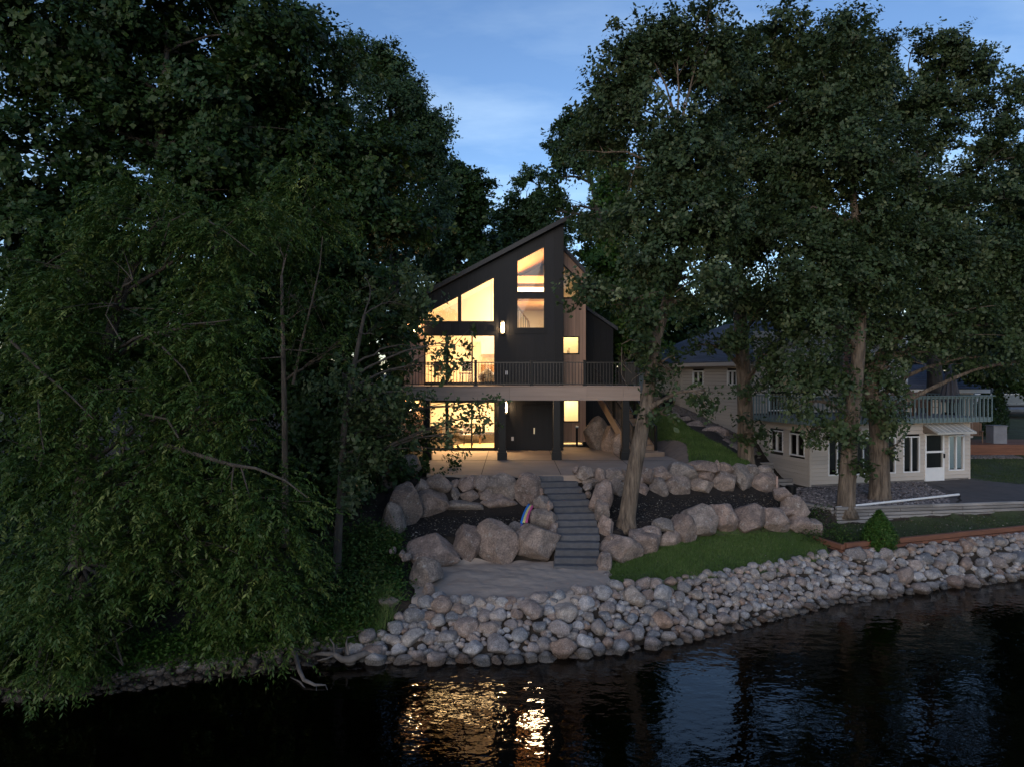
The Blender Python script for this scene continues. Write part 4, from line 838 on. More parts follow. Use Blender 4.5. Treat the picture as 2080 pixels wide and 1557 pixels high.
# shingle courses on the visible left plane
sl = rz_ + .3 - e0
for k in range(26):
    t0 = k / 26; t1 = (k + 1.25) / 26
    def at(t, vv): return (-ov + (mid + ov) * t, vv, e0 + sl * t + .012)
    va0, va1 = lerp(VF - ov, VF + .3, t0), lerp(vb, vb - 4.2, t0)
    nseg = 7
    for j in range(nseg):
        s0, s1 = lerp(va0, va1, j / nseg), lerp(va0, va1, (j + 1) / nseg) - .01
        p = [at(t0, s0), at(t0, s1), at(min(t1, 1), s1), at(min(t1, 1), s0)]; p = [(p[0][0], p[0][1], p[0][2] + .022), (p[1][0], p[1][1], p[1][2] + .022), p[2], p[3]]
        obj('shingle', (p + [(a, b, c - .02) for a, b, c in p], [(0, 1, 2, 3), (7, 6, 5, 4), (0, 4, 5, 1), (1, 5, 6, 2), (2, 6, 7, 3), (3, 7, 4, 0)]), MT['shingle'], nh)
obj('gutter', box(-ov - .06, -ov - .005, VF - ov, vb, e0 - .20, e0 - .02), MT['beige'], nh); obj('soffit', box(-ov, -.03, VF - ov, vb, e0 - .19, e0 - .15), MT['beige'], nh)
roofplane('front_gable_roof', [(-ov, VF - .5, e0 + .02), (mid, VF - .5, rz_ + .32), (mid, VF + .6, rz_ + .32), (-ov, VF + .6, e0 + .02)])
roofplane('front_gable_roof', [(UW + ov, VF - .5, e0 + .02), (UW + ov, VF + .6, e0 + .02), (mid + .003, VF + .6, rz_ + .32), (mid + .003, VF - .5, rz_ + .32)])
# deck over the walkout with teal rail
nd = root('neighbour_deck', C0, 'beige house deck with weathered teal railing', 'deck', rz=RA)
U0, U1, V0 = -.42, 8.55, -.42
for k in range(18): y0 = lerp(V0, VF - .05, k / 18); obj('deck_board', box(U0, U1, y0 + .004, y0 + (VF - .05 - V0) / 18 - .006, BH + .17, BH + .2), MT['timber'], nd)
obj('rim_board', box(U0, U1, V0 - .03, V0, BH + .02, BH + .21), MT['tealrail'], nd); obj('rim_board', box(U0 - .03, U0, V0, VF, BH + .02, BH + .21), MT['tealrail'], nd); obj('soffit', box(U0, U1, V0, VF, BH + .01, BH + .16), MT['beige'], nd); obj('rim_board', box(U1, U1 + .03, V0, VF, BH + .02, BH + .21), MT['tealrail'], nd)
rt_, rb_ = BH + 1.12, BH + .05
tb_ = mesh('baluster', *box(-.022, .022, -.02, .02, 0, rt_ - rb_ - .04), MT['tealrail'])
n = 43
for k in range(n + 1): link('baluster', tb_, nd, (lerp(U0 + .02, U1 - .02, k / n), V0 - .052, rb_))
n = 20
for k in range(1, n + 1): link('baluster', tb_, nd, (U0 - .052, lerp(V0, VF - .1, k / n), rb_), (0, 0, math.pi / 2))
for k in range(1, n + 1): link('baluster', tb_, nd, (U1 + .052, lerp(V0, VF - .1, k / n), rb_), (0, 0, math.pi / 2))
obj('top_rail', box(U0 - .1, U1 + .1, V0 - .12, V0 + .03, rt_ - .038, rt_ + .0), MT['tealrail'], nd)
obj('top_rail', box(U0 - .12, U0 + .03, V0 + .032, VF, rt_ - .038, rt_), MT['tealrail'], nd); obj('top_rail', box(U1 - .03, U1 + .12, V0 + .032, VF, rt_ - .038, rt_), MT['tealrail'], nd)
obj('rail_band', box(U0, U1, V0 - .03, V0 - .001, rt_ - .13, rt_ - .04), MT['tealrail'], nd)
def uv(u, v, w): return (C0[0] + cu * u - su * v, C0[1] + su * u + cu * v, C0[2] + w)
# closed parasol
u_ = fu(1930, 1.6); bx_, by_, bz_ = uv(u_, 1.6, BH + .21); pz = PZ(738, by_)
um = root('closed_parasol', (bx_, by_, bz_), 'closed dark grey parasol on the teal-railed deck', 'umbrella')
V_, F_ = [], []; seg = 20; prof = [(bz_ + .55, .36), (bz_ + .7, .37), (lerp(bz_, pz, .5), .28), (lerp(bz_, pz, .8), .16), (pz - .1, .06), (pz, .03)]
for (z, r) in prof:
    for k in range(seg): a = 2 * math.pi * k / seg; q = r * (1 + .16 * (-1) ** k * (r > .1)); V_.append((bx_ + q * math.cos(a), by_ + q * math.sin(a), z))
for i in range(len(prof) - 1):
    for k in range(seg): k2 = (k + 1) % seg; F_.append((i * seg + k, i * seg + k2, (i + 1) * seg + k2, (i + 1) * seg + k))
obj('canopy', (V_, F_), pm('parasol_fabric', (0.10, 0.095, 0.105), None, 6, 0.9), um, recalc=False); obj('pole', tube([(bx_, by_, bz_), (bx_, by_, pz + .08)], .025, 8), MT['blackm'], um); obj('base', tube([(bx_, by_, bz_), (bx_, by_, bz_ + .1)], [.28, .24], 12), MT['blackm'], um)
# outdoor chairs with tall slatted backs
MT['brownchair'] = pm('brown_wood_chair', (0.16, 0.09, 0.055), None, 4, 0.6)
def adirondack(label, x, y, z, rz, m='brownchair'):
    r = root('outdoor_chair', (x, y, z), label, 'chair', 'slatted outdoor chairs', rz=rz)
    for k in range(5):
        v, f = box(-.26 + k * .105, -.26 + k * .105 + .095, .22, .245, .32, 1.08 - abs(k - 2) * .04); obj('back_slat', ([(a, b + (c - .32) * .3, c) for a, b, c in v], f), MT[m], r)
    for k in range(5): obj('seat_slat', box(-.27, .27, -.28 + k * .1, -.28 + k * .1 + .09, .36 - k * .01, .385 - k * .01), MT[m], r)
    for sx in (-.3, .3):
        obj('armrest', box(sx - .06, sx + .06, -.32, .38, .58, .605), MT[m], r); obj('leg', box(sx - .02, sx + .02, -.3, -.22, 0, .578), MT[m], r); obj('leg', box(sx - .02, sx + .02, .28, .36, 0, .578), MT[m], r)
for i, (px, lab) in enumerate(((1835, 'brown slatted chair nearest the house corner on the teal-railed deck'), (1862, 'brown slatted chair in the middle on the teal-railed deck'), (1888, 'brown slatted chair nearest the parasol on the teal-railed deck'))):
    x, y, z = uv(fu(px, 1.5), 1.5, BH + .2); adirondack(lab, x, y, z, RA + (.3, -.2, .1)[i])
# wall air conditioner and bin by the side wall
v_ = sv(1352); x, y, z = uv(-.7, v_, 0); z = h1(x, y)
ac = root('air_conditioner', (x, y, z), 'beige air conditioner unit beside the long side wall', 'air conditioner'); obj('casing', box(x - .42, x + .42, y - .42, y + .42, z + .04, z + .85), pm('ac_metal', (0.30, 0.26, 0.235), None, 3, 0.5), ac); obj('fan_grille', tube([(x, y, z + .851), (x, y, z + .89)], .34, 16), MT['blackm'], ac); obj('pad', box(x - .5, x + .5, y - .5, y + .5, z - .1, z + .038), MT['patio'], ac)
for k in range(6): obj('louvre', box(x - .40, x + .40, y - .435, y - .421, z + .12 + k * .11, z + .17 + k * .11), MT['blackm'], ac)
x, y, z = uv(-.75, v_ - 1.6, 0); z = h1(x, y)
bn = root('hose_reel', (x, y, z), 'dark rounded hose reel beside the air conditioner', 'hose reel'); obj('drum', tube([(x - .25, y, z + .35), (x + .25, y, z + .35)], .3, 14), MT['blackm'], bn)
for s in (-.28, .28): obj('stand', box(x + s - .02, x + s + .02, y - .25, y + .25, z, z + .5), MT['blackm'], bn)
# weathered timber wall, red edging, front planter steps
def timbers(nm, label, A, B, zt, hb, n, th, L, mat, cat='retaining wall', zb=None):
    A, B = Vector((*A, 0)), Vector((*B, 0)); d = (B - A); ln = d.length; d.normalize(); ang_ = math.atan2(d.y, d.x)
    r = root(nm, (A.x, A.y, zt - hb * n), label, cat, rz=ang_); rr_ = random.Random(len(label))
    for k in range(n):
        p = -(k % 2) * L / 2
        while p < ln:
            s, e = max(p, 0), min(p + L, ln); p += L
            if e - s < .1: continue
            j = rr_.uniform(-.03, .02); v, f = box(s + .006, e - .006, j, th + j, k * hb + .010, (k + 1) * hb - .006)
            bm = bmesh.new(); vv = [bm.verts.new(q) for q in v]; [bm.faces.new([vv[i] for i in q]) for q in f]; bmesh.ops.bevel(bm, geom=bm.edges[:], offset=.016, segments=1, affect='EDGES'); bm.verts.index_update()
            obj('timber', ([tuple(q.co) for q in bm.verts], [tuple(w_.index for w_ in fc.verts) for fc in bm.faces]), MT[mat], r); bm.free()
    return r
timbers('timber_wall', 'weathered grey timber retaining wall in front of the gravel bed', (10.95, 23.90), (19.8, 25.29), 1.84, .115, 6, .13, 2.4, 'timber')
timbers('timber_wall', 'dark timber return wall at the left end of the gravel bed', (10.93, 24.02), (9.6, 26.4), 1.80, .11, 5, .13, 1.3, 'timber')
timbers('lawn_edging', 'red-brown timber edging between the dull lawn and the riprap', (10.0, 21.18), (19.0, 24.25), 1.27, .17, 2, .14, 3.0, 'redtimber', 'edging')
timbers('lawn_edging', 'dark red timber edging return beside the small lawn', (9.98, 21.22), (9.55, 22.5), 1.22, .17, 2, .14, 3.0, 'redtimber', 'edging')
for i, (p0, p1, zt, lab) in enumerate((((9.6, 28.0), (11.25, 28.35), 2.15, 'lowest grey timber planter step at the beige house corner'), ((9.3, 29.2), (10.95, 29.6), 2.65, 'brown timber planter step against the beige side wall'))):
    timbers('timber_step', lab, p0, p1, zt, .15, 3, .14, 2.0, 'timber', 'step')
# white pipe along the wall top
A, B = P3(1698, 1030, 24.0), P3(1948, 1003, 25.9); wp = tag(obj('white_pipe', tube([A, [lerp(A[i], B[i], .55) for i in range(3)], B], .04, 8), MT['white']), 'long white plastic pipe lying on the gravel above the timber wall', 'pipe')
sk = tag(obj('survey_stake', box(9.05, 9.11, 24.28, 24.33, h1(9.1, 24.3) - .05, h1(9.1, 24.3) + .72), pm('stake_wood', (0.42, 0.28, 0.23), None, 4, .8)), 'pale wooden stake standing by the upper boulder wall end', 'stake')
bx = tag(obj('drain_bucket', tube([(10.35, 26.3, h1(10.35, 26.3) - .05), (10.35, 26.3, h1(10.35, 26.3) + .4)], [.17, .2], 14), MT['blackm']), 'small black bucket by the timber step at the house corner', 'bucket')
# second roof to the right: neighbour garage
GX0, GX1, GY = 20.9, 27.6, 41.0
gr_ = root('garage', ((GX0 + GX1) / 2, GY, 3.0), 'low outbuilding with slate hip roof behind the teal-railed deck', 'garage')
ge, gt = PZ(790, GY), PZ(733, GY)
obj('wall', box(GX0 + .4, GX1 - .6, GY + .5, GY + 6, 2.6, ge - .02), MT['beige'], gr_)
for k in range(3): obj('window', box(GX0 + 1.0 + k * 1.8, GX0 + 1.9 + k * 1.8, GY + .46, GY + .499, ge - 1.5, ge - .5), MT['blackm'], gr_)
v = [(GX0, GY, ge), (GX1, GY, ge), (GX1, GY + 7, ge), (GX0, GY + 7, ge), (GX0 + 1.2, GY + 3.5, gt + .3), (GX1 - 2.8, GY + 3.5, gt + .3)]
obj('roof', (v, [(0, 1, 5, 4), (1, 2, 5), (2, 3, 4, 5), (3, 0, 4), (3, 2, 1, 0)]), MT['shingle'], gr_)
for k in range(14):
    t0, t1 = k / 14, (k + 1.2) / 14
    q = lambda t, s: (lerp(lerp(GX0, GX0 + 1.2, t), lerp(GX1, GX1 - 2.8, t), s), GY + 3.5 * t - .01, ge + (gt + .3 - ge) * t + .02)
    for j in range(6):
        p = [q(t0, j / 6), q(t0, (j + .99) / 6), q(min(t1, 1), (j + .99) / 6), q(min(t1, 1), j / 6)]; p = [(a, b, c + (.03 if i < 2 else 0)) for i, (a, b, c) in enumerate(p)]
        obj('shingle', (p + [(a, b, c - .03) for a, b, c in p], [(0, 1, 2, 3), (7, 6, 5, 4), (0, 4, 5, 1), (1, 5, 6, 2), (2, 6, 7, 3), (3, 7, 4, 0)]), MT['shingle'], gr_)
obj('fascia', box(GX0 - .02, GX1 + .02, GY - .06, GY - .02, ge - .22, ge - .01), MT['white'], gr_)
# raised red timber terrace with chairs
tr_ = root('raised_terrace', (23.4, 36.4, 2.0), 'low raised terrace faced with orange-red boards on the right', 'terrace')
for k in range(3): obj('face_board', box(22.5, 31, 36.2, 36.24, 2.12 + k * .2, 2.31 + k * .2), MT['redtimber'], tr_)
obj('lower_step', box(20.7, 22.5, 36.0, 36.4, 2.05, 2.35), MT['redtimber'], tr_)
for k in range(12): obj('floor_board', box(20.8, 31, 36.25 + k * .25, 36.49 + k * .25, 2.68, 2.72), MT['redtimber'], tr_)
adirondack('tall brown slatted chair on the raised red terrace', 21.9, 37.4, 2.72, .5); adirondack('dark chair on the raised red terrace beside the planter box', 24.6, 37.6, 2.72, -.6)
tb2 = root('outdoor_table', (23.4, 37.8, 2.72), 'low dark table on the raised red terrace', 'table'); obj('tabletop', box(22.8, 24.0, 37.5, 38.1, 3.35, 3.40), MT['blackm'], tb2)
for sx in (22.88, 23.92):
    for sy in (37.56, 38.04): obj('leg', box(sx - .025, sx + .025, sy - .025, sy + .025, 2.72, 3.348), MT['blackm'], tb2)
pb = root('planter_box', (25.35, 37.0, 2.72), 'pale grey square box on the raised red terrace', 'box'); obj('body', box(25.0, 25.7, 36.8, 37.4, 2.721, 3.6), pm('grey_box', (0.22, 0.22, 0.24), None, 3, .7), pb); obj('lid', box(24.97, 25.73, 36.77, 37.43, 3.602, 3.66), pm('grey_lid', (0.18, 0.18, 0.2), None, 3, .7), pb)
# pontoon boat on the grass far right
bo = root('pontoon_boat', (37.5, 52, 3.6), 'silver pontoon boat parked on the far lawn', 'boat')
MT['alu'] = pm('boat_aluminium', (0.18, 0.19, 0.21), None, 3, .35, metal=.6)
for yy in (51.2, 52.8): obj('pontoon', tube([(33.8, yy, 4.0), (34.3, yy, 3.75), (40.8, yy, 3.75), (41.4, yy, 4.0)], [.1, .32, .32, .1], 12), MT['alu'], bo)
obj('deck_floor', box(34.0, 41, 50.9, 53.1, 4.1, 4.18), MT['alu'], bo); obj('side_panel', box(34.6, 40.8, 50.92, 50.96, 4.25, 4.85), MT['alu'], bo); obj('side_panel', box(34.6, 40.8, 53.0, 53.04, 4.25, 4.85), MT['white'], bo); obj('canopy', box(36.2, 39.5, 51, 53, 5.75, 5.82), MT['blackm'], bo)
for sx in (36.3, 39.4): obj('canopy_post', box(sx - .02, sx + .02, 51.0, 51.04, 4.18, 5.748), MT['alu'], bo)
# foam pool noodles against a boulder
NC = [('blue', (0.02, 0.16, 0.55), (1062, 1075, 1064, 1024)), ('yellow', (0.62, 0.58, 0.22), (1067, 1079, 1062, 1025)), ('pink', (0.55, 0.10, 0.26), (1072, 1083, 1062, 1025))]
for i, (nm, c, (xa, xb, ya, yb)) in enumerate(NC):
    A = Vector(P3(xa - 3, ya - 1, 21.0)); B = Vector(P3(xb, yb, 21.75)); M_ = (A + B) / 2 + Vector((-.05, 0, .05)); pts = [A.lerp(M_, t).lerp(M_.lerp(B, t), t) for t in np.linspace(0, 1, 9)]
    r = root('pool_noodle', tuple(A), '%s foam pool noodle leaning on the boulders beside the steps' % nm, 'pool noodle', 'pool noodles'); obj('foam_tube', tube(pts, .045, 10), pm('foam_' + nm, c, tuple(x * .85 for x in c), 8, .8), r, True)
    q = Vector((pts[0] - pts[1]).normalized()) * .003; obj('hollow_core', tube([pts[0] + q, pts[0] + q * 2], .018, 8), MT['blackm'], r)
A = Vector(P3(1058, 1064, 20.9)); pts = [A + Vector((t * .26, -.05 - .06 * math.sin(t * 3.1), -.05 * math.sin(t * 3.1))) for t in np.linspace(0, 1, 8)]
r = root('pool_noodle', tuple(A), 'purple foam pool noodle lying bent in front of the upright ones', 'pool noodle', 'pool noodles'); obj('foam_tube', tube(pts, .04, 10), pm('foam_purple', (0.17, 0.13, 0.42), None, 8, .8), r, True)
# ------------------------------------------------------------------ trees
MT['oakleaf'] = leafmat('oak_leaf', (0.024, 0.041, 0.016), (0.050, 0.080, 0.029), (0.12, 0.14, 0.066), .25)
MT['mapleleaf'] = leafmat('dark_maple_leaf', (0.014, 0.032, 0.008), (0.027, 0.058, 0.013), (0.07, 0.095, 0.027), .25)
MT['ashleaf'] = leafmat('ash_leaf', (0.023, 0.050, 0.010), (0.052, 0.096, 0.018), (0.15, 0.175, 0.045), .3)
MT['freshleaf'] = leafmat('fresh_green_leaf', (0.025, 0.065, 0.010), (0.05, 0.115, 0.02), (0.13, 0.19, 0.04), .3)
MT['farleaf'] = leafmat('far_tree_leaf', (0.022, 0.044, 0.016), (0.042, 0.080, 0.028), (0.085, 0.13, 0.05), .25)
MT['grass'] = leafmat('grass_blade', (0.055, 0.10, 0.022), (0.105, 0.18, 0.04), (0.20, 0.24, 0.09), .3)
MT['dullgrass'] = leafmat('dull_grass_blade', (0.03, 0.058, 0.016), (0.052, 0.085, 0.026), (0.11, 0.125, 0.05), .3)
MT['litter'] = leafmat('fallen_leaf', (0.10, 0.07, 0.045), (0.24, 0.19, 0.14), (0.40, 0.36, 0.30), .1)
def unit(a): return a / np.maximum(np.linalg.norm(a, axis=1, keepdims=True), 1e-9)
class Noise3:
    def __init__(s, seed, freq, n=7):
        r = np.random.default_rng(seed); s.k = unit(r.normal(size=(n, 3))) * freq * r.uniform(.6, 1.6, (n, 1)); s.p = r.uniform(0, 6.28, n)
    def __call__(s, x): return np.sin(x @ s.k.T + s.p).mean(1) * 1.9
def leafquads(base, d, side, L, W):
    n = len(base); L = L[:, None]; W = W[:, None]
    nrm = np.cross(d, side); mid = base + d * L * .5 - nrm * L * .06
    V = np.stack([base, mid + side * W * .5, base + d * L, mid - side * W * .5], 1).reshape(-1, 3)
    return V, np.arange(4 * n).reshape(-1, 4)
def lobe_points(r, c, rad, n, nz, shell=.5):
    d = unit(r.normal(size=(n, 3))); u = r.random(n); q = np.where(u < .72, 1 - shell * .55 * r.random(n) ** 1.6, r.random(n) ** (1 / 2.2) * .85)
    q2 = q * (1 + .28 * nz(d * 2.2 + c * .37)); return c + d * q2[:, None] * rad, d, np.where(q < .74, 1.35, 1.0)
def rosettes(r, C, D, m, L, W, jit, up=.35, sc=None):
    n = len(C); base = np.repeat(C, m, 0) + r.normal(size=(n * m, 3)) * jit; ax = np.repeat(unit(D + np.array([0, 0, up])), m, 0)
    nv = unit(ax + np.array([0, 0, .25]) + r.normal(size=(n * m, 3)) * .42); d = r.normal(size=(n * m, 3)); d = unit(unit(d - nv * (d * nv).sum(1, keepdims=True)) + ax * .25 + np.array([0, 0, -.12])); s = unit(np.cross(nv, d))
    k = r.uniform(.6, 1.2, n * m) * (1.0 if sc is None else np.repeat(sc, m)); return leafquads(base, d, s, L * k, W * k), np.clip(np.repeat(r.normal(.42, .10, n) + np.repeat(r.normal(0, .15, (n + 5) // 6), 6)[:n], m) + r.normal(0, .08, n * m) + (r.random(n * m) < .008) * .6, 0, 1)
def sprays(r, C, D, m, L, W, length, droop=.9):
    """compound leaves: leaflet pairs along an arching, drooping stalk"""
    n = len(C); h = unit(D * np.array([1, 1, .25]) + r.normal(size=(n, 3)) * .35); t = (np.arange(m) // 2 + 1) / (m // 2 + 1)
    ln = length * r.uniform(.6, 1.25, n); T = np.tile(t, n); Hn = np.repeat(h, m, 0); LN = np.repeat(ln, m); dr = np.repeat(droop * r.uniform(.6, 1.3, n), m)
    base = np.repeat(C, m, 0) + Hn * (T * LN)[:, None]; base[:, 2] -= dr * LN * T * T
    tan = Hn.copy(); tan[:, 2] -= 2 * dr * T; tan = unit(tan); sd = unit(np.cross(tan, np.array([0, 0, 1.0]) + r.normal(size=(n * m, 3)) * .2)); sg_ = np.tile(np.where(np.arange(m) % 2 == 0, 1.0, -1.0), n)[:, None]
    d = unit(sd * sg_ * .8 + tan * .75 + np.array([0, 0, -.25]) + r.normal(size=(n * m, 3)) * .2); s = unit(np.cross(d, np.array([0, 0, 1.0]) + r.normal(size=(n * m, 3)) * .45)); k = r.uniform(.7, 1.15, n * m)
    return leafquads(base, d, s, L * k, W * k), np.clip(np.repeat(r.normal(.45, .17, n), m) + r.normal(0, .12, n * m), 0, 1)
def bez(a, b, c, n): return [a.lerp(b, t).lerp(b.lerp(c, t), t) for t in np.linspace(0, 1, n)]
NLEAF = [0]
COVK = 3.4
def tree(name, label, trunk, lobes, kind='oak', cov=2.0, L=.17, W=.10, mat='oakleaf', bark='bark', seed=1, gap=.0, twigs=5, extra=None, cat='tree', m=None, group=None, jit=.10, limb=.10, spray_len=.5, droop=.9, low=1.0, bough=.27):
    """trunk: [(px, py, Y, radius)...] base first; lobes: [(px, py, Y, rx_px, rz_px[, weight])]"""
    r = np.random.default_rng(seed); rp = random.Random(seed); T = [Vector(P3(a, b, Y)) for a, b, Y, _ in trunk]; TR = [q[3] for q in trunk]
    base = T[0].copy(); rt = root(name, tuple(base), label, cat, group)
    # smooth the trunk path
    pts, rad = [], []
    for i in range(len(T) - 1):
        for k in range(4):
            t = k / 4; p0, p1, p2, p3 = T[max(i - 1, 0)], T[i], T[i + 1], T[min(i + 2, len(T) - 1)]
            pts.append(.5 * ((2 * p1) + (p2 - p0) * t + (2 * p0 - 5 * p1 + 4 * p2 - p3) * t * t + (3 * p1 - p0 - 3 * p2 + p3) * t ** 3)); rad.append(lerp(TR[i], TR[i + 1], t))
    pts.append(T[-1]); rad.append(TR[-1])
    flare = [(pts[0] - Vector((0, 0, .25)), rad[0] * 1.45), (pts[0] + (pts[1] - pts[0]) * .12, rad[0] * 1.12)]
    tp = [flare[0][0], flare[1][0]] + pts[1:]; tr2 = [flare[0][1], flare[1][1]] + [q for q in rad[1:]]
    parts = [tube(tp, tr2, 14)]
    nz, gz = Noise3(seed + 50, 1.0), Noise3(seed + 90, 1.5)
    CC, DD, SS = [], [], []
    for lb in lobes:
        px, py, Y, rx, rz = lb[:5]; rx *= 1.08; rz *= 1.08; wt = (lb[5] if len(lb) > 5 else 1.0) * (low if py > 585 else 1.0); s = Y / F; c = np.array(P3(px, py, Y)); rad3 = np.array([rx * s, (rx + rz) * .45 * s, rz * s])
        nleaf = wt * cov * (COVK if kind == 'oak' and group is None else 2.0 if kind != 'oak' else 2.2 if 'beige' in group else .9) * math.pi * rx * rz / max(1.0, (L / s) * (W / s) * .5 * .6); mm = m or (14 if kind == 'oak' else 14); n = max(6, int(nleaf / mm))
        nb = 6 if kind == 'oak' else 5; n = max(3, n // nb); P, D, S_ = lobe_points(r, c, rad3, n, nz); P = np.repeat(P, nb, 0) + r.normal(size=(n * nb, 3)) * np.array([1, 1, .7]) * bough; D = unit(np.repeat(D, nb, 0) + r.normal(size=(n * nb, 3)) * .35); S_ = np.repeat(S_, nb); n *= nb; keep = gz(P) > gap - .72 if gap > 0 else np.ones(n, bool); P, D = P[keep], D[keep]
        CC.append(P); DD.append(D); SS.append(S_[keep])
        cv = Vector(c); dz = [abs((p.z + .35 * (Vector((p.x, p.y, 0)) - Vector((cv.x, cv.y, 0))).length) - cv.z) for p in pts[2:]]; i0 = 2 + int(np.argmin(dz)); a = pts[i0]
        rl_ = min(rad[min(i0, len(rad) - 1)] * .6, limb); mid = a.lerp(cv, .5) + Vector((rp.uniform(-.3, .3), rp.uniform(-.3, .3), .18 * (cv - a).length))
        bz_ = bez(a, mid, cv, 7); bz_ = [q + Vector((rp.uniform(-1, 1), rp.uniform(-1, 1), rp.uniform(-1, 1))) * .04 * (0 < i < 6) for i, q in enumerate(bz_)]
        parts.append(tube(bz_, [lerp(rl_, rl_ * .35, i / 6) for i in range(7)], 6, False))
        for _ in range(twigs):
            if not len(P): break
            e = Vector(P[rp.randrange(len(P))]); b0 = bz_[rp.randrange(2, 7)]; parts.append(tube(bez(b0, b0.lerp(e, .5) + Vector((0, 0, .1 * (e - b0).length)), e, 5), [rl_ * .3, rl_ * .24, rl_ * .18, rl_ * .12, .006], 5, False))
    for q in (extra or []): parts.append(tube([P3(*z[:3]) for z in q], [z[3] for z in q], 6, False))
    tro = obj('trunk', join(*parts), MT[bark], rt, True, False)
    C, D = np.concatenate(CC), np.concatenate(DD)
    mm = m or 14
    if kind == 'oak': (V, Fq), tn = rosettes(r, C, D, mm, L, W, jit, .35, np.concatenate(SS))
    else: (V, Fq), tn = sprays(r, C, D, mm, L, W, spray_len, droop)
    NLEAF[0] += len(Fq)
    big('crown', V, Fq, MT[mat], rt, {'tint': ('FACE', tn)}, off=tuple(base))
    return rt

# --- left side: drooping ash-leaved tree over the water
tree('weeping_tree', 'large drooping light-green tree overhanging the water at far left',
 [(165, 1270, 16.0, .30), (170, 1000, 15.9, .24), (190, 800, 15.8, .17), (250, 600, 15.8, .09), (300, 480, 15.8, .05)],
 [(330, 445, 15.6, 130, 75), (270, 570, 14.7, 100, 80), (300, 680, 14.5, 90, 60), (90, 540, 15.2, 130, 85), (500, 500, 15.6, 110, 100), (230, 620, 15.0, 150, 90), (440, 660, 14.8, 120, 90), (60, 720, 14.6, 120, 90), (230, 790, 14.6, 140, 90), (420, 830, 14.6, 110, 80), (535, 850, 14.2, 60, 95, 1.3), (70, 930, 14.2, 110, 110), (280, 980, 14.3, 120, 90), (420, 1010, 14.4, 100, 90), (560, 1010, 14.2, 70, 70, 1.2), (160, 1130, 14.1, 140, 100), (370, 1140, 14.4, 120, 90), (530, 1130, 14.5, 90, 100), (90, 1270, 13.9, 110, 90), (270, 1270, 14.2, 120, 80), (450, 1240, 14.7, 100, 70), (590, 1220, 15.0, 60, 80), (70, 1360, 13.7, 100, 40), (250, 1350, 14.0, 60, 40)],
 'ash', 1.35, .125, .042, 'ashleaf', 'bark_dark', 101, .3, 6, m=18, spray_len=.55, droop=.6, bough=.13, limb=.055,
 extra=[[(330, 900, 14.4, .05), (375, 915, 14.0, .045), (470, 943, 13.8, .04), (520, 950, 13.75, .03), (580, 975, 13.7, .022), (625, 1010, 13.7, .01)],
        [(475, 944, 13.8, .02), (470, 985, 13.75, .012), (490, 1060, 13.7, .006)], [(490, 948, 13.8, .02), (505, 1000, 13.7, .012), (530, 1090, 13.7, .006)], [(480, 944, 13.8, .015), (455, 980, 13.75, .01), (440, 1030, 13.7, .006)],
        [(285, 840, 14.2, .03), (340, 850, 14.0, .025), (370, 900, 13.9, .02), (375, 915, 13.9, .012)], [(20, 690, 13.9, .035), (90, 760, 13.7, .028), (140, 800, 13.6, .02), (190, 850, 13.6, .01)],
        [(78, 810, 13.6, .022), (82, 870, 13.5, .018), (90, 920, 13.5, .012), (78, 960, 13.5, .006)], [(330, 705, 14.0, .02), (375, 750, 13.9, .015), (405, 810, 13.8, .01), (390, 850, 13.8, .006)], [(370, 660, 14.0, .02), (430, 655, 13.9, .015), (470, 650, 13.9, .008)],
        [(245, 690, 14.2, .02), (215, 640, 14.2, .012), (230, 600, 14.2, .006)], [(330, 500, 14.8, .03), (345, 450, 14.8, .02), (385, 430, 14.8, .01)], [(425, 450, 14.7, .02), (470, 480, 14.6, .012), (520, 520, 14.6, .006)]])
# slim saplings with bare twigs
tree('slender_tree', 'slender twin-stemmed tree with bare twigs left of the house',
 [(580, 1090, 19.0, .09), (578, 860, 19, .075), (575, 700, 19, .06), (572, 560, 19, .035)], [(640, 420, 19.5, 70, 80), (600, 600, 19.3, 50, 50, .6), (650, 620, 19.2, 60, 60, .6), (560, 480, 19.5, 60, 60), (680, 720, 19, 50, 40, .5)], 'ash', 1.2, .15, .05, 'ashleaf', 'bark', 102, .3, 9, m=14, limb=.04,
 extra=[[(595, 780, 18.9, .045), (612, 700, 18.8, .035), (632, 620, 18.8, .025), (650, 540, 18.8, .015), (655, 480, 18.8, .01)], [(510, 730, 18.8, .008), (575, 725, 18.8, .02)], [(575, 710, 18.7, .02), (610, 712, 18.6, .015), (650, 720, 18.6, .006)], [(612, 712, 18.6, .012), (680, 705, 18.6, .004)], [(590, 720, 18.6, .014), (600, 690, 18.6, .009), (640, 700, 18.5, .004)]])
tree('young_oak', 'young oak with bare lower trunk and branch crossing the lit doors',
 [(684, 1165, 17.8, .115), (687, 1090, 17.8, .10), (692, 1000, 17.9, .09), (700, 860, 18.0, .08), (720, 740, 18.2, .06), (740, 640, 18.3, .04)],
 [(700, 1010, 17.7, 30, 50), (740, 900, 18.0, 55, 60), (795, 880, 18.6, 44, 42), (765, 780, 18.2, 65, 60), (825, 795, 18.6, 34, 34, .8), (812, 700, 18.6, 42, 42), (760, 680, 18.2, 70, 60), (700, 760, 18.0, 60, 70), (812, 610, 18.8, 55, 55), (740, 560, 18.6, 70, 60), (895, 740, 18.8, 42, 28, .5), (935, 825, 18.8, 45, 20, .5), (920, 878, 18.8, 22, 16, .5), (975, 848, 18.9, 22, 14, .6), (925, 700, 18.9, 30, 20, .5)],
 'oak', .95, .13, .08, 'oakleaf', 'bark_dark', 103, .35, 5, m=11, limb=.05, jit=.06)
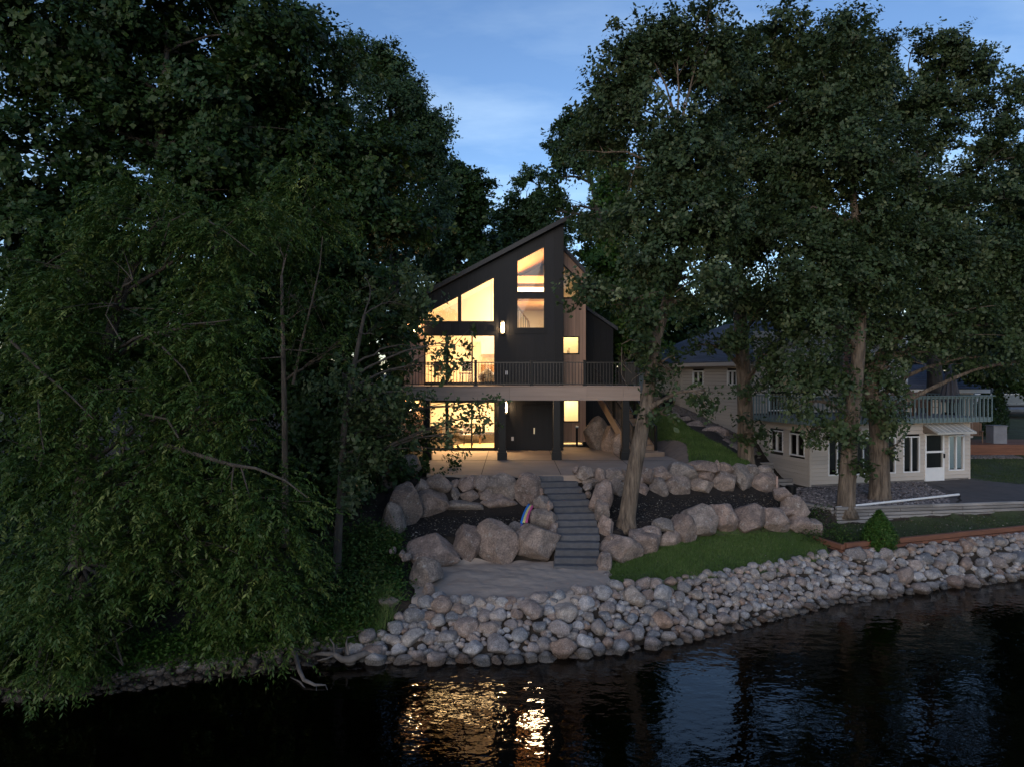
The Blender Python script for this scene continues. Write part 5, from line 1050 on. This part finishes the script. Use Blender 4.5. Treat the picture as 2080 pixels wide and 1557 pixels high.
tree('dark_maple', 'tall dark maple filling the top left corner',
 [(330, 1080, 22, .32), (325, 800, 22, .28), (318, 500, 22, .22), (330, 250, 22, .14), (340, 80, 22, .07)],
 [(90, 90, 21.5, 160, 130), (330, 40, 22.5, 170, 100), (520, 70, 22.5, 110, 100), (180, 260, 21.5, 120, 100, .7), (60, 330, 21, 130, 130), (420, 200, 22, 120, 100, .9), (260, 380, 21.5, 140, 70, .7), (500, 260, 22, 110, 110), (430, 360, 21.5, 120, 80), (60, 500, 20.5, 130, 110), (250, 560, 21, 160, 120), (60, 720, 20, 120, 120), (300, 740, 20.5, 160, 110), (480, 560, 21, 120, 110), (230, 150, 22.5, 110, 90), (390, 130, 23, 100, 80), (320, 260, 23, 100, 80), (160, 420, 22, 110, 80), (420, 700, 22, 110, 80), (120, 620, 22, 120, 80), (420, 450, 23, 100, 70), (520, 430, 23, 80, 60)],
 'oak', 1.75, .19, .13, 'mapleleaf', 'bark_dark', 104, .2, 4)
tree('dark_maple', 'tall dark maple between the corner maple and the house',
 [(640, 1050, 24, .28), (640, 800, 24, .25), (650, 500, 24.3, .18), (670, 250, 24.6, .08)],
 [(620, 130, 25, 90, 80), (560, 220, 24.5, 90, 100), (690, 210, 25, 70, 90), (640, 330, 24, 110, 110), (760, 340, 24.5, 80, 90), (730, 440, 24, 100, 90), (600, 480, 23, 100, 100), (820, 470, 24, 65, 65), (690, 570, 22.5, 110, 90), (785, 570, 23, 80, 70), (620, 650, 22, 90, 90), (740, 690, 22, 90, 90), (640, 820, 21.5, 100, 100), (560, 760, 21.5, 100, 90), (745, 810, 22, 65, 80), (660, 940, 21, 90, 70), (815, 650, 23.5, 32, 45, .8), (600, 60, 25.5, 40, 40), (610, 390, 25.5, 90, 70), (560, 560, 23, 80, 70)],
 'oak', 1.5, .19, .12, 'mapleleaf', 'bark_dark', 105, .12, 4)
tree('green_ash', 'green ash with ragged sunlit edge against the sky left of the house',
 [(800, 850, 32, .25), (800, 600, 32, .22), (800, 380, 32, .15), (790, 180, 32, .06)],
 [(720, 130, 32, 55, 55), (790, 140, 32, 40, 55), (780, 220, 32, 75, 70), (840, 210, 32, 35, 45), (860, 290, 32, 42, 60), (790, 330, 32, 75, 75), (870, 370, 32, 45, 60), (830, 440, 31.5, 65, 70), (870, 500, 31, 40, 60), (890, 250, 32, 20, 25), (895, 330, 32, 18, 22)],
 'oak', 1.7, .20, .09, 'farleaf', 'bark_dark', 106, .15, 3)
tree('background_tree', 'dark rounded tree beyond the roof, left of the open sky',
 [(930, 800, 46, .25), (930, 600, 46, .2), (935, 430, 46, .1)], [(930, 370, 46, 45, 45), (965, 410, 46, 35, 55), (920, 440, 46, 50, 55), (960, 500, 46, 50, 60), (905, 520, 46, 40, 50), (985, 430, 46, 14, 30), (1000, 520, 47, 40, 60), (940, 600, 46, 60, 70)],
 'oak', 1.8, .26, .18, 'mapleleaf', 'bark_dark', 107, .1, 2)
tree('background_tree', 'smaller leafy tree just above the roof ridge',
 [(1070, 760, 52, .22), (1070, 560, 52, .16), (1072, 420, 52, .07)], [(1075, 380, 52, 26, 40), (1055, 430, 52, 30, 40), (1095, 430, 52, 35, 45), (1025, 460, 52, 32, 30), (1060, 500, 52, 60, 45), (1120, 490, 52, 40, 40)],
 'oak', 2.4, .26, .17, 'farleaf', 'bark_dark', 108, .1, 3)
tree('background_tree', 'open-branched tree right of the roof peak with sky between its leaves',
 [(1235, 800, 44, .30), (1228, 560, 44, .25), (1215, 430, 44, .2), (1190, 330, 44, .1)], [(1150, 300, 44, 38, 40), (1180, 265, 44, 45, 35), (1135, 360, 44, 30, 40, .7), (1190, 350, 44, 55, 45, .7), (1160, 420, 44, 55, 35, .55), (1215, 300, 44, 45, 60), (1180, 470, 44, 50, 30, .45), (1130, 430, 44, 35, 30, .6), (1210, 520, 44, 60, 25, .45), (1240, 430, 44, 40, 80)],
 'oak', 2.1, .24, .15, 'farleaf', 'bark_dark', 109, .2, 5)
tree('green_tree', 'fresh green tree between the black house and the leaning oak',
 [(1265, 850, 37, .22), (1262, 650, 37, .18), (1260, 450, 37, .08)], [(1250, 380, 37, 45, 60), (1265, 470, 37, 55, 70), (1245, 560, 37, 45, 60), (1290, 580, 37, 60, 70), (1225, 520, 36.5, 28, 40), (1290, 670, 37, 60, 50), (1230, 650, 41, 40, 60), (1256, 715, 41, 26, 55), (1262, 790, 41, 26, 40)],
 'oak', 1.7, .2, .13, 'freshleaf', 'bark_dark', 110, .1, 2)
# --- right side oaks
tree('leaning_oak', 'leaning oak rooted in the right mulch bed beside the steps',
 [(1272, 1062, 21.2, .26), (1284, 980, 21.25, .235), (1302, 880, 21.3, .215), (1318, 790, 21.4, .19), (1330, 700, 21.5, .175), (1356, 610, 21.6, .165), (1385, 520, 21.8, .14), (1390, 400, 22, .11), (1380, 260, 22.2, .06)],
 [(1285, 130, 22.5, 65, 55), (1370, 90, 22.5, 80, 60), (1250, 220, 22.5, 65, 60), (1345, 210, 22, 95, 80), (1440, 130, 22.5, 70, 80), (1225, 310, 22.5, 40, 45), (1290, 340, 22, 90, 70), (1400, 320, 21.5, 90, 80), (1250, 430, 22.5, 45, 50, .8), (1340, 440, 21.5, 90, 60), (1440, 440, 21, 80, 75), (1330, 520, 21, 55, 50), (1420, 560, 20.8, 75, 50, .9), (1230, 590, 20.6, 48, 24), (1190, 585, 20.5, 26, 20, .8), (1285, 610, 20.8, 45, 28), (1310, 650, 20.8, 34, 36), (1292, 715, 20.9, 20, 26), (1345, 735, 21.3, 18, 22, .7), (1430, 790, 21, 20, 36, .9), (1330, 780, 21.2, 16, 14, .7), (1446, 5, 22.5, 12, 22), (1275, 60, 22.5, 14, 16), (1385, 610, 21, 40, 30, .6), (1345, 835, 21.3, 14, 14, .6)],
 'oak', 1.5, .15, .095, 'oakleaf', 'bark', 111, .2, 5, limb=.09, low=.5,
 extra=[[(1262, 700, 21.2, .015), (1280, 690, 21.2, .022), (1318, 700, 21.4, .03)], [(1263, 705, 21, .014), (1262, 760, 20.9, .01), (1275, 785, 20.9, .005)], [(1266, 740, 21, .01), (1285, 760, 20.9, .004)], [(1320, 745, 21.3, .012), (1285, 770, 21.1, .008), (1276, 790, 21.0, .004)]])
tree('tall_oak', 'tall oak with straight trunk at the end of the upper boulder wall',
 [(1515, 945, 27.0, .32), (1514, 850, 27, .29), (1508, 720, 26.8, .26), (1498, 560, 26.5, .22), (1490, 380, 26.2, .14), (1500, 180, 26, .06)],
 [(1510, 100, 26, 60, 60), (1590, 65, 26, 60, 55), (1560, 180, 26, 90, 80), (1480, 230, 26, 70, 80), (1640, 190, 25.5, 80, 80), (1530, 330, 25, 100, 90), (1630, 330, 25, 90, 90), (1490, 470, 25, 80, 70), (1590, 470, 24.6, 100, 80), (1500, 590, 24.6, 60, 50, .9), (1570, 610, 24.5, 75, 60, .9), (1485, 690, 24.5, 38, 36, .8), (1550, 720, 24.3, 45, 40, .8), (1425, 700, 24.5, 22, 22, .6), (1520, 800, 25.2, 30, 36, .6), (1530, 880, 26.5, 20, 30, .5)],
 'oak', 1.5, .17, .105, 'oakleaf', 'bark', 112, .25, 4, low=.5)
tree('forked_oak', 'oak trunk at the edge of the gravel bed, left of the thicker one',
 [(1718, 1034, 24.25, .30), (1722, 960, 24.25, .275), (1730, 850, 24.3, .25), (1742, 740, 24.3, .22), (1748, 600, 24.3, .18), (1735, 420, 24.3, .12), (1720, 250, 24.5, .06)],
 [(1700, 90, 25, 60, 55), (1680, 190, 24.5, 70, 70), (1750, 180, 25, 65, 70), (1720, 310, 24, 95, 80), (1650, 420, 23.6, 80, 75), (1740, 440, 23.8, 90, 80), (1660, 550, 23.4, 80, 70), (1760, 560, 23.5, 80, 70), (1620, 640, 23.3, 55, 60), (1690, 660, 23.3, 60, 60), (1625, 740, 23.3, 50, 55, .9), (1690, 760, 23.3, 50, 60, .9), (1640, 815, 23.4, 40, 40, .8), (1700, 845, 23.6, 30, 45, .7), (1745, 870, 23.9, 22, 35, .6), (1740, 950, 24, 14, 26, .6), (1650, 870, 23.6, 20, 30, .5)],
 'oak', 1.5, .16, .10, 'oakleaf', 'bark', 113, .25, 4, low=.5)
tree('thick_oak', 'thickest oak trunk standing in the gravel before the beige house',
 [(1787, 1014, 25.6, .38), (1786, 940, 25.6, .335), (1783, 850, 25.6, .31), (1768, 780, 25.6, .28), (1800, 710, 25.5, .22), (1850, 650, 25.4, .18), (1900, 560, 25.4, .14), (1930, 430, 25.6, .08)],
 [(1790, 320, 26, 80, 75), (1840, 420, 25.6, 85, 80), (1800, 520, 25.4, 80, 70), (1890, 540, 25.2, 90, 80), (1980, 520, 25.5, 85, 80), (2060, 560, 25.5, 70, 80), (1850, 640, 25, 85, 60), (1950, 640, 25, 90, 55), (2040, 660, 25, 70, 60), (1770, 660, 25.2, 55, 60), (1790, 760, 25.4, 45, 45, .8), (1760, 800, 25.4, 40, 45, .8), (1795, 850, 25.3, 34, 34, .8), (1815, 745, 25.2, 30, 40, .7), (1880, 715, 25.2, 50, 24, .7), (1990, 725, 26, 60, 24, .6), (2070, 740, 26, 40, 40, .8), (1815, 920, 25.2, 13, 16, .6), (1920, 440, 25.6, 70, 60)],
 'oak', 1.45, .165, .105, 'oakleaf', 'bark', 114, .2, 4, low=.5,
 extra=[[(1775, 770, 25.6, .2), (1745, 700, 25.5, .15), (1755, 600, 25.4, .1), (1790, 480, 25.4, .05)]])
tree('spreading_tree', 'spreading dark oak with visible limbs against the sky at upper right',
 [(1900, 800, 34, .34), (1890, 600, 34, .3), (1870, 450, 34, .22), (1860, 300, 34, .1)],
 [(1720, 60, 35, 50, 35), (1790, 130, 34, 45, 50), (1850, 110, 34, 55, 40), (1920, 110, 34, 60, 45), (1985, 140, 34, 55, 40), (2045, 170, 34, 40, 40), (1840, 200, 34, 70, 50), (1930, 200, 34, 70, 45, .8), (2030, 240, 34, 50, 40, .8), (1880, 280, 34, 70, 50, .7), (1990, 300, 34, 60, 35, .5), (2060, 320, 34, 30, 40, .7), (1940, 370, 34, 80, 45, .6), (2040, 400, 33, 60, 40, .8), (1800, 250, 34, 50, 50)],
 'oak', 1.45, .2, .12, 'oakleaf', 'bark_dark', 115, .25, 4, limb=.16,
 extra=[[(1870, 470, 34, .16), (1940, 400, 34, .12), (2000, 330, 34, .08), (2050, 260, 34, .03)], [(1880, 440, 34, .12), (1960, 420, 33.8, .08), (2030, 400, 33.6, .03)]])
tree('dark_maple', 'shaded tree at the right edge beside the arborvitae hedge',
 [(2150, 900, 36, .3), (2145, 650, 36, .25), (2130, 450, 36, .12)], [(2120, 300, 35, 70, 90), (2100, 430, 35, 70, 80), (2090, 540, 34, 60, 80), (2080, 650, 34, 70, 70), (2010, 740, 38, 70, 50), (2075, 760, 36, 50, 45), (1950, 700, 39, 70, 50)], 'oak', 1.5, .2, .13, 'mapleleaf', 'bark_dark', 116, .15, 3)
for i, (px, Y, w_, h_, lab) in enumerate(((1350, 56, 95, 0, 'dark woodland tree behind the left hip of the beige house'), (1480, 58, 100, 0, 'dark woodland tree behind the middle of the beige house'), (1620, 60, 100, 0, 'dark woodland tree behind the brick chimney'), (1760, 60, 110, 130, 'dark woodland tree behind the gable of the beige house'), (1900, 62, 120, 190, 'dark woodland tree behind the outbuilding roof'), (2050, 64, 120, 190, 'dark woodland tree at the far right behind the boat'))):  # taller right-hand crowns: upper lobes added to block sky from the lake reflection
    tree('woodland_tree', lab, [(px, 760, Y, .25), (px, 650, Y, .2), (px + 5, 560 - h_, Y, .08)], ([(px, 590 - h_, Y, w_ * .5, 50), (px - w_ * .3, 630 - h_, Y, w_ * .45, 60), (px + w_ * .3, 660 - h_, Y, w_ * .5, 60), (px, 620 - h_ * .5, Y, w_ * .6, 60)] if h_ else []) + [(px, 590, Y, w_ * .5, 45), (px - w_ * .35, 630, Y - 1, w_ * .45, 55), (px + w_ * .4, 625, Y, w_ * .45, 55), (px, 690, Y - 2, w_ * .7, 50), (px + 10, 740, Y - 2, w_ * .6, 30)], 'oak', 1.6, .30, .2, 'mapleleaf', 'bark_dark', 130 + i, .05, 2, group='woodland trees behind the beige house')
for i, (px, Y, lab) in enumerate(((540, 44, 'dark woodland tree deep behind the left maples'), (700, 46, 'dark woodland tree behind the green ash'), (820, 48, 'dark woodland tree behind the left roof eave'), (300, 40, 'dark woodland tree deep behind the corner maple'), (80, 38, 'dark woodland tree at the far left edge'))):
    tree('woodland_tree', lab, [(px, 790, Y, .25), (px, 600, Y, .2), (px + 5, 480, Y, .08)], [(px, 480, Y, 80, 70), (px - 60, 560, Y, 80, 80), (px + 60, 560, Y, 80, 80), (px, 660, Y - 1, 120, 80), (px, 760, Y - 1, 120, 60)], 'oak', 1.6, .28, .18, 'mapleleaf', 'bark_dark', 150 + i, .05, 2, group='woodland trees behind the left bank')
tree('woodland_tree', 'dark woodland tree in the gap right of the black house', [(1215, 790, 58, .25), (1215, 650, 58, .2), (1218, 580, 58, .08)], [(1215, 600, 58, 60, 50), (1345, 690, 56, 60, 45), (1400, 690, 56, 60, 45), (1390, 640, 56, 60, 45), (1260, 650, 57, 70, 55), (1200, 670, 58, 70, 60), (1290, 710, 57, 60, 50), (1240, 740, 57, 80, 40)], 'oak', 1.8, .30, .2, 'mapleleaf', 'bark_dark', 161, .05, 2, group='woodland trees behind the beige house')
for i, (px, py, Y, lab) in enumerate(((70, 900, 19.5, 'dark understory bush at the far left behind the drooping tree'), (250, 890, 20, 'dark understory bush behind the middle of the drooping tree'), (430, 900, 20, 'dark understory bush behind the right side of the drooping tree'), (600, 960, 20.5, 'dark understory bush behind the slender twin stems'), (770, 900, 24, 'dark bush at the left corner of the black house'))):
    tree('understory_bush', lab, [(px, py + 130, Y, .06), (px, py + 40, Y, .04), (px + 4, py - 40, Y, .02)], [(px, py - 40, Y, 75, 60), (px - 60, py + 40, Y, 75, 70), (px + 60, py + 40, Y, 75, 70), (px, py + 90, Y - .5, 90, 50)], 'oak', .9, .17, .11, 'mapleleaf', 'bark_dark', 170 + i, .05, 2, cat='bush')
# clipped conical shrub and arborvitae
def conifer(name, label, x, y, z, w_, h_, n, seed, mat, cat='shrub', L=.09, W=.05, pw=.6):
    r = np.random.default_rng(seed); rt = root(name, (x, y, z), label, cat); t = r.random(n) ** .9; a = r.uniform(0, 6.28, n); rad = w_ / 2 * np.where(t < .25, .82 + .72 * t, 1 - np.maximum((t - .25) / .75, 0) ** (1 / pw)) * r.uniform(.75, 1.03, n) * (1 + .10 * np.sin(a * 5 + t * 9) + .07 * np.sin(a * 11 - t * 17))
    C = np.stack([x + rad * np.cos(a), y + rad * np.sin(a), z + t * h_], 1); D = np.stack([np.cos(a), np.sin(a), np.full(n, .55)], 1); (V, Fq), tn = rosettes(r, C, unit(D), 6, L, W, .02, .7); NLEAF[0] += len(Fq)
    obj('trunk', tube([(x, y, z - .05), (x, y, z + h_ * .85)], [.05, .01], 6), MT['bark_dark'], rt); big('crown', V, Fq, MT[mat], rt, {'tint': ('FACE', tn)}, off=(x, y, z))
sx_, sy_ = PX(1786, 21.7), 21.7
conifer('conical_shrub', 'small bright green conical shrub on the dull lawn by the timber wall', sx_, sy_, h1(sx_, sy_), .98, 1.12, 2400, 301, 'freshleaf', L=.07, W=.035)
conifer('arborvitae', 'dark narrow arborvitae nearest the teal-railed deck', PX(2002, 43), 43, h1(PX(2002, 43), 43), 1.2, 2.9, 1500, 302, 'mapleleaf', 'tree', .12, .06)
conifer('arborvitae', 'dark narrow arborvitae farther right from the teal-railed deck', PX(2026, 44), 44, h1(PX(2026, 44), 44), 1.2, 3.0, 1500, 303, 'mapleleaf', 'tree', .12, .06)

# --- undergrowth on the left bank
def scatter(name, label, pts, m, L, W, seed, mat, cat, hj=.15, kind='stuff'):
    r = np.random.default_rng(seed); C = np.array(pts); D = np.tile(np.array([[0, -.2, 1.0]]), (len(C), 1)) + r.normal(size=C.shape) * .3; (V, Fq), tn = rosettes(r, C, unit(D), m, L, W, hj, .3); NLEAF[0] += len(Fq)
    o = big(name, V, Fq, MT[mat], None, {'tint': ('FACE', tn)}); tag(o, label, cat, kind=kind); return o
r9 = np.random.default_rng(99)
def bankpts(n, x0, x1, dlo, dhi, hlo, hhi, ok=None):
    P = []
    while len(P) < n:
        x = r9.uniform(x0, x1); y = float(shoreY(x)) + r9.uniform(dlo, dhi)
        if ok and not ok(x, y): continue
        P.append((x, y, h1(x, y) + r9.uniform(hlo, hhi)))
    return P
clump = Noise3(77, 2.2)
scatter('ground_cover', 'leafy green undergrowth covering the left bank', bankpts(5200, -14, -3.3, .35, 4.2, .05, .5, lambda x, y: float(clump(np.array([[x, y, 0]]))[0]) > -.35), 9, .11, .06, 401, 'ashleaf', 'undergrowth')
scatter('ground_cover', 'yellow-green shoreline weeds under the drooping tree', bankpts(1900, -11, -3.4, .2, 1.1, .05, .45), 9, .085, .05, 402, 'freshleaf', 'undergrowth', .12)
scatter('ground_cover', 'bright green leafy plants between the dirt and the sand', [(x, y, h1(x, y) + r9.uniform(.04, .22)) for x, y in [(-3.05 + r9.normal(0, .22) - (q - 17.5) * .16, q) for q in r9.uniform(16.9, 20.6, 520)]], 9, .09, .055, 403, 'freshleaf', 'undergrowth', .08)
scatter('ground_cover', 'low weeds at the dark corner beside the red edging', [(x, y, h1(x, y) + r9.uniform(.03, .25)) for x, y in zip(r9.uniform(9.0, 10.8, 260), r9.uniform(21.6, 24.2, 260))], 8, .09, .05, 404, 'ashleaf', 'undergrowth', .1)
scatter('ground_cover', 'dark undergrowth in the woods behind the left bank', bankpts(2600, -18, -4.6, 4.0, 12, .05, .9), 9, .18, .11, 405, 'mapleleaf', 'undergrowth', .25)
# --- grass blades
def inpoly(P, x, y):
    P = np.array(P); c = np.zeros(len(x), bool); j = len(P) - 1
    for i in range(len(P)):
        cond = ((P[i, 1] > y) != (P[j, 1] > y)) & (x < (P[j, 0] - P[i, 0]) * (y - P[i, 1]) / (P[j, 1] - P[i, 1] + 1e-12) + P[i, 0]); c ^= cond; j = i
    return c
def grass(name, label, poly, n, hgt, mat, seed, wd=.010, lean=.35):
    r = np.random.default_rng(seed); P = np.array(poly); x = r.uniform(P[:, 0].min(), P[:, 0].max(), n * 3); y = r.uniform(P[:, 1].min(), P[:, 1].max(), n * 3); k = inpoly(poly, x, y); x, y = x[k][:n], y[k][:n]; n = len(x)
    z = H(x, y) + wob(x, y, 1.0, .03) + .01; B = np.stack([x, y, z], 1); tf = Noise3(seed, 3.0)(B); hh = hgt * r.uniform(.5, 1.25, n) * (1 + .35 * tf); a = r.uniform(0, 6.28, n); s = np.stack([np.cos(a), np.sin(a), np.zeros(n)], 1) * wd / 2
    tip = B + np.stack([r.normal(0, lean, n), r.normal(0, lean, n), np.ones(n)], 1) * hh[:, None]; V = np.stack([B - s, B + s, tip], 1).reshape(-1, 3)
    o = big(name, V, np.arange(3 * n).reshape(-1, 3), MT[mat], None, {'tint': ('FACE', np.clip(r.normal(.45, .2, n) + tf * .2, 0, 1))}); tag(o, label, 'grass', kind='stuff')
grass('grass', 'short green blades of the small lawn by the riprap', lawn_poly, 60000, .075, 'grass', 501, .014)
grass('grass', 'green blades on the slope between the houses', slope_poly, 40000, .10, 'grass', 502, .02)
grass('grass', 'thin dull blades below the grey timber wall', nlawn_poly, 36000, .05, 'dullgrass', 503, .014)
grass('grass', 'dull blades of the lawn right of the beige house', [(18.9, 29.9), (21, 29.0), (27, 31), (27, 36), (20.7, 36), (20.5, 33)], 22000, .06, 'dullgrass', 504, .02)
grass('grass', 'tall drooping grass tufts at the left end of the riprap', [(-4.3, 15.85), (-3.1, 15.95), (-2.75, 16.6), (-3.2, 17.3), (-4.3, 16.9)], 2600, .32, 'grass', 505, .014, .5)
# --- fallen leaves
def litter(name, label, poly, n, seed, L=.05, lift=.035):
    r = np.random.default_rng(seed); P = np.array(poly); x = r.uniform(P[:, 0].min(), P[:, 0].max(), n * 3); y = r.uniform(P[:, 1].min(), P[:, 1].max(), n * 3); k = inpoly(poly, x, y); x, y = x[k][:n], y[k][:n]; n = len(x)
    B = np.stack([x, y, H(x, y) + wob(x, y, 1.0, .03) + lift], 1); a = r.uniform(0, 6.28, n); d = unit(np.stack([np.cos(a), np.sin(a), r.normal(0, .25, n)], 1)); s = unit(np.cross(d, np.array([0, 0, 1.0]) + r.normal(size=(n, 3)) * .3)); k = r.uniform(.5, 1.3, n); V, Fq = leafquads(B, d, s, L * k, L * .6 * k)
    o = big(name, V, Fq, MT['litter'], None, {'tint': ('FACE', np.clip(r.normal(.5, .25, n), 0, 1))}); tag(o, label, 'fallen leaves', kind='stuff')
litter('fallen_leaves', 'pale fallen leaves on the left mulch bed', [(-3.8, 19.2), (-2.9, 19.1), (-2.2, 20.3), (-.5, 20.75), (1.0, 20.75), (1.0, 22.3), (-3.4, 22.3), (-4.0, 21.0)], 900, 601, .065)
litter('fallen_leaves', 'pale fallen leaves on the right mulch bed', [(2.5, 20.5), (3.4, 20.9), (5.0, 21.9), (6.6, 22.4), (8.6, 22.9), (9.5, 23.1), (9.0, 24.3), (7.6, 23.9), (5.5, 23.3), (3.2, 22.6), (2.3, 22.3)], 1100, 602, .065)
litter('fallen_leaves', 'yellowed leaves on the dull lawn strip', nlawn_poly, 700, 603, .07, .06)
litter('fallen_leaves', 'brown leaf litter at the corner under the return wall', [(9.2, 22.9), (10.4, 23.2), (10.8, 24.0), (9.8, 26.5), (9.2, 26.0), (9.0, 24.5)], 900, 604, .07)
litter('fallen_leaves', 'brown leaf litter on the left bank', [(-12, 15), (-5, 16.5), (-3.6, 17), (-3.6, 21), (-5, 24), (-12, 24)], 2500, 605, .07)
litter('fallen_leaves', 'a few stray leaves on the small lawn', lawn_poly, 120, 606, .05, .07)
# --- driftwood
dw = root('driftwood', P3(720, 1330, 15.3), 'bare grey driftwood limb lying at the water edge', 'driftwood')
dpts = lambda L_: tube([P3(*q[:3]) for q in L_], [q[3] for q in L_], 7)
parts = [dpts([(775, 1328, 15.6, .05), (740, 1326, 15.5, .07), (712, 1338, 15.3, .09), (695, 1338, 15.3, .07), (680, 1328, 15.4, .06), (655, 1326, 15.5, .045), (635, 1328, 15.5, .02)]), dpts([(682, 1328, 15.4, .03), (664, 1336, 15.3, .02), (644, 1341, 15.2, .01)]), dpts([(708, 1330, 15.4, .035), (703, 1305, 15.5, .025), (706, 1294, 15.55, .02), (720, 1291, 15.6, .01)]), dpts([(680, 1325, 15.4, .025), (678, 1308, 15.5, .02), (670, 1296, 15.5, .012)]), dpts([(672, 1317, 15.45, .01), (705, 1314, 15.45, .008)])]
obj('limb', join(*parts), MT['deadwood'], dw, True, False)
dw = root('driftwood', P3(610, 1360, 15.0), 'thin dead branch dipping into the lake below the left bank', 'driftwood')
parts = [dpts([(590, 1308, 15.6, .05), (600, 1330, 15.3, .05), (608, 1360, 14.8, .045), (618, 1380, 14.45, .04), (640, 1390, 14.3, .03), (662, 1390, 14.3, .015)]), dpts([(590, 1374, 14.7, .012), (610, 1384, 14.5, .02), (625, 1405, 14.15, .02), (642, 1421, 13.9, .012), (655, 1417, 13.9, .01), (654, 1438, 13.7, .005)]), dpts([(662, 1391, 14.3, .012), (670, 1415, 14.0, .006)]), dpts([(643, 1391, 14.3, .01), (642, 1420, 13.9, .005)])]
obj('limb', join(*parts), MT['deadwood'], dw, True, False)
print('LEAVES', NLEAF[0])
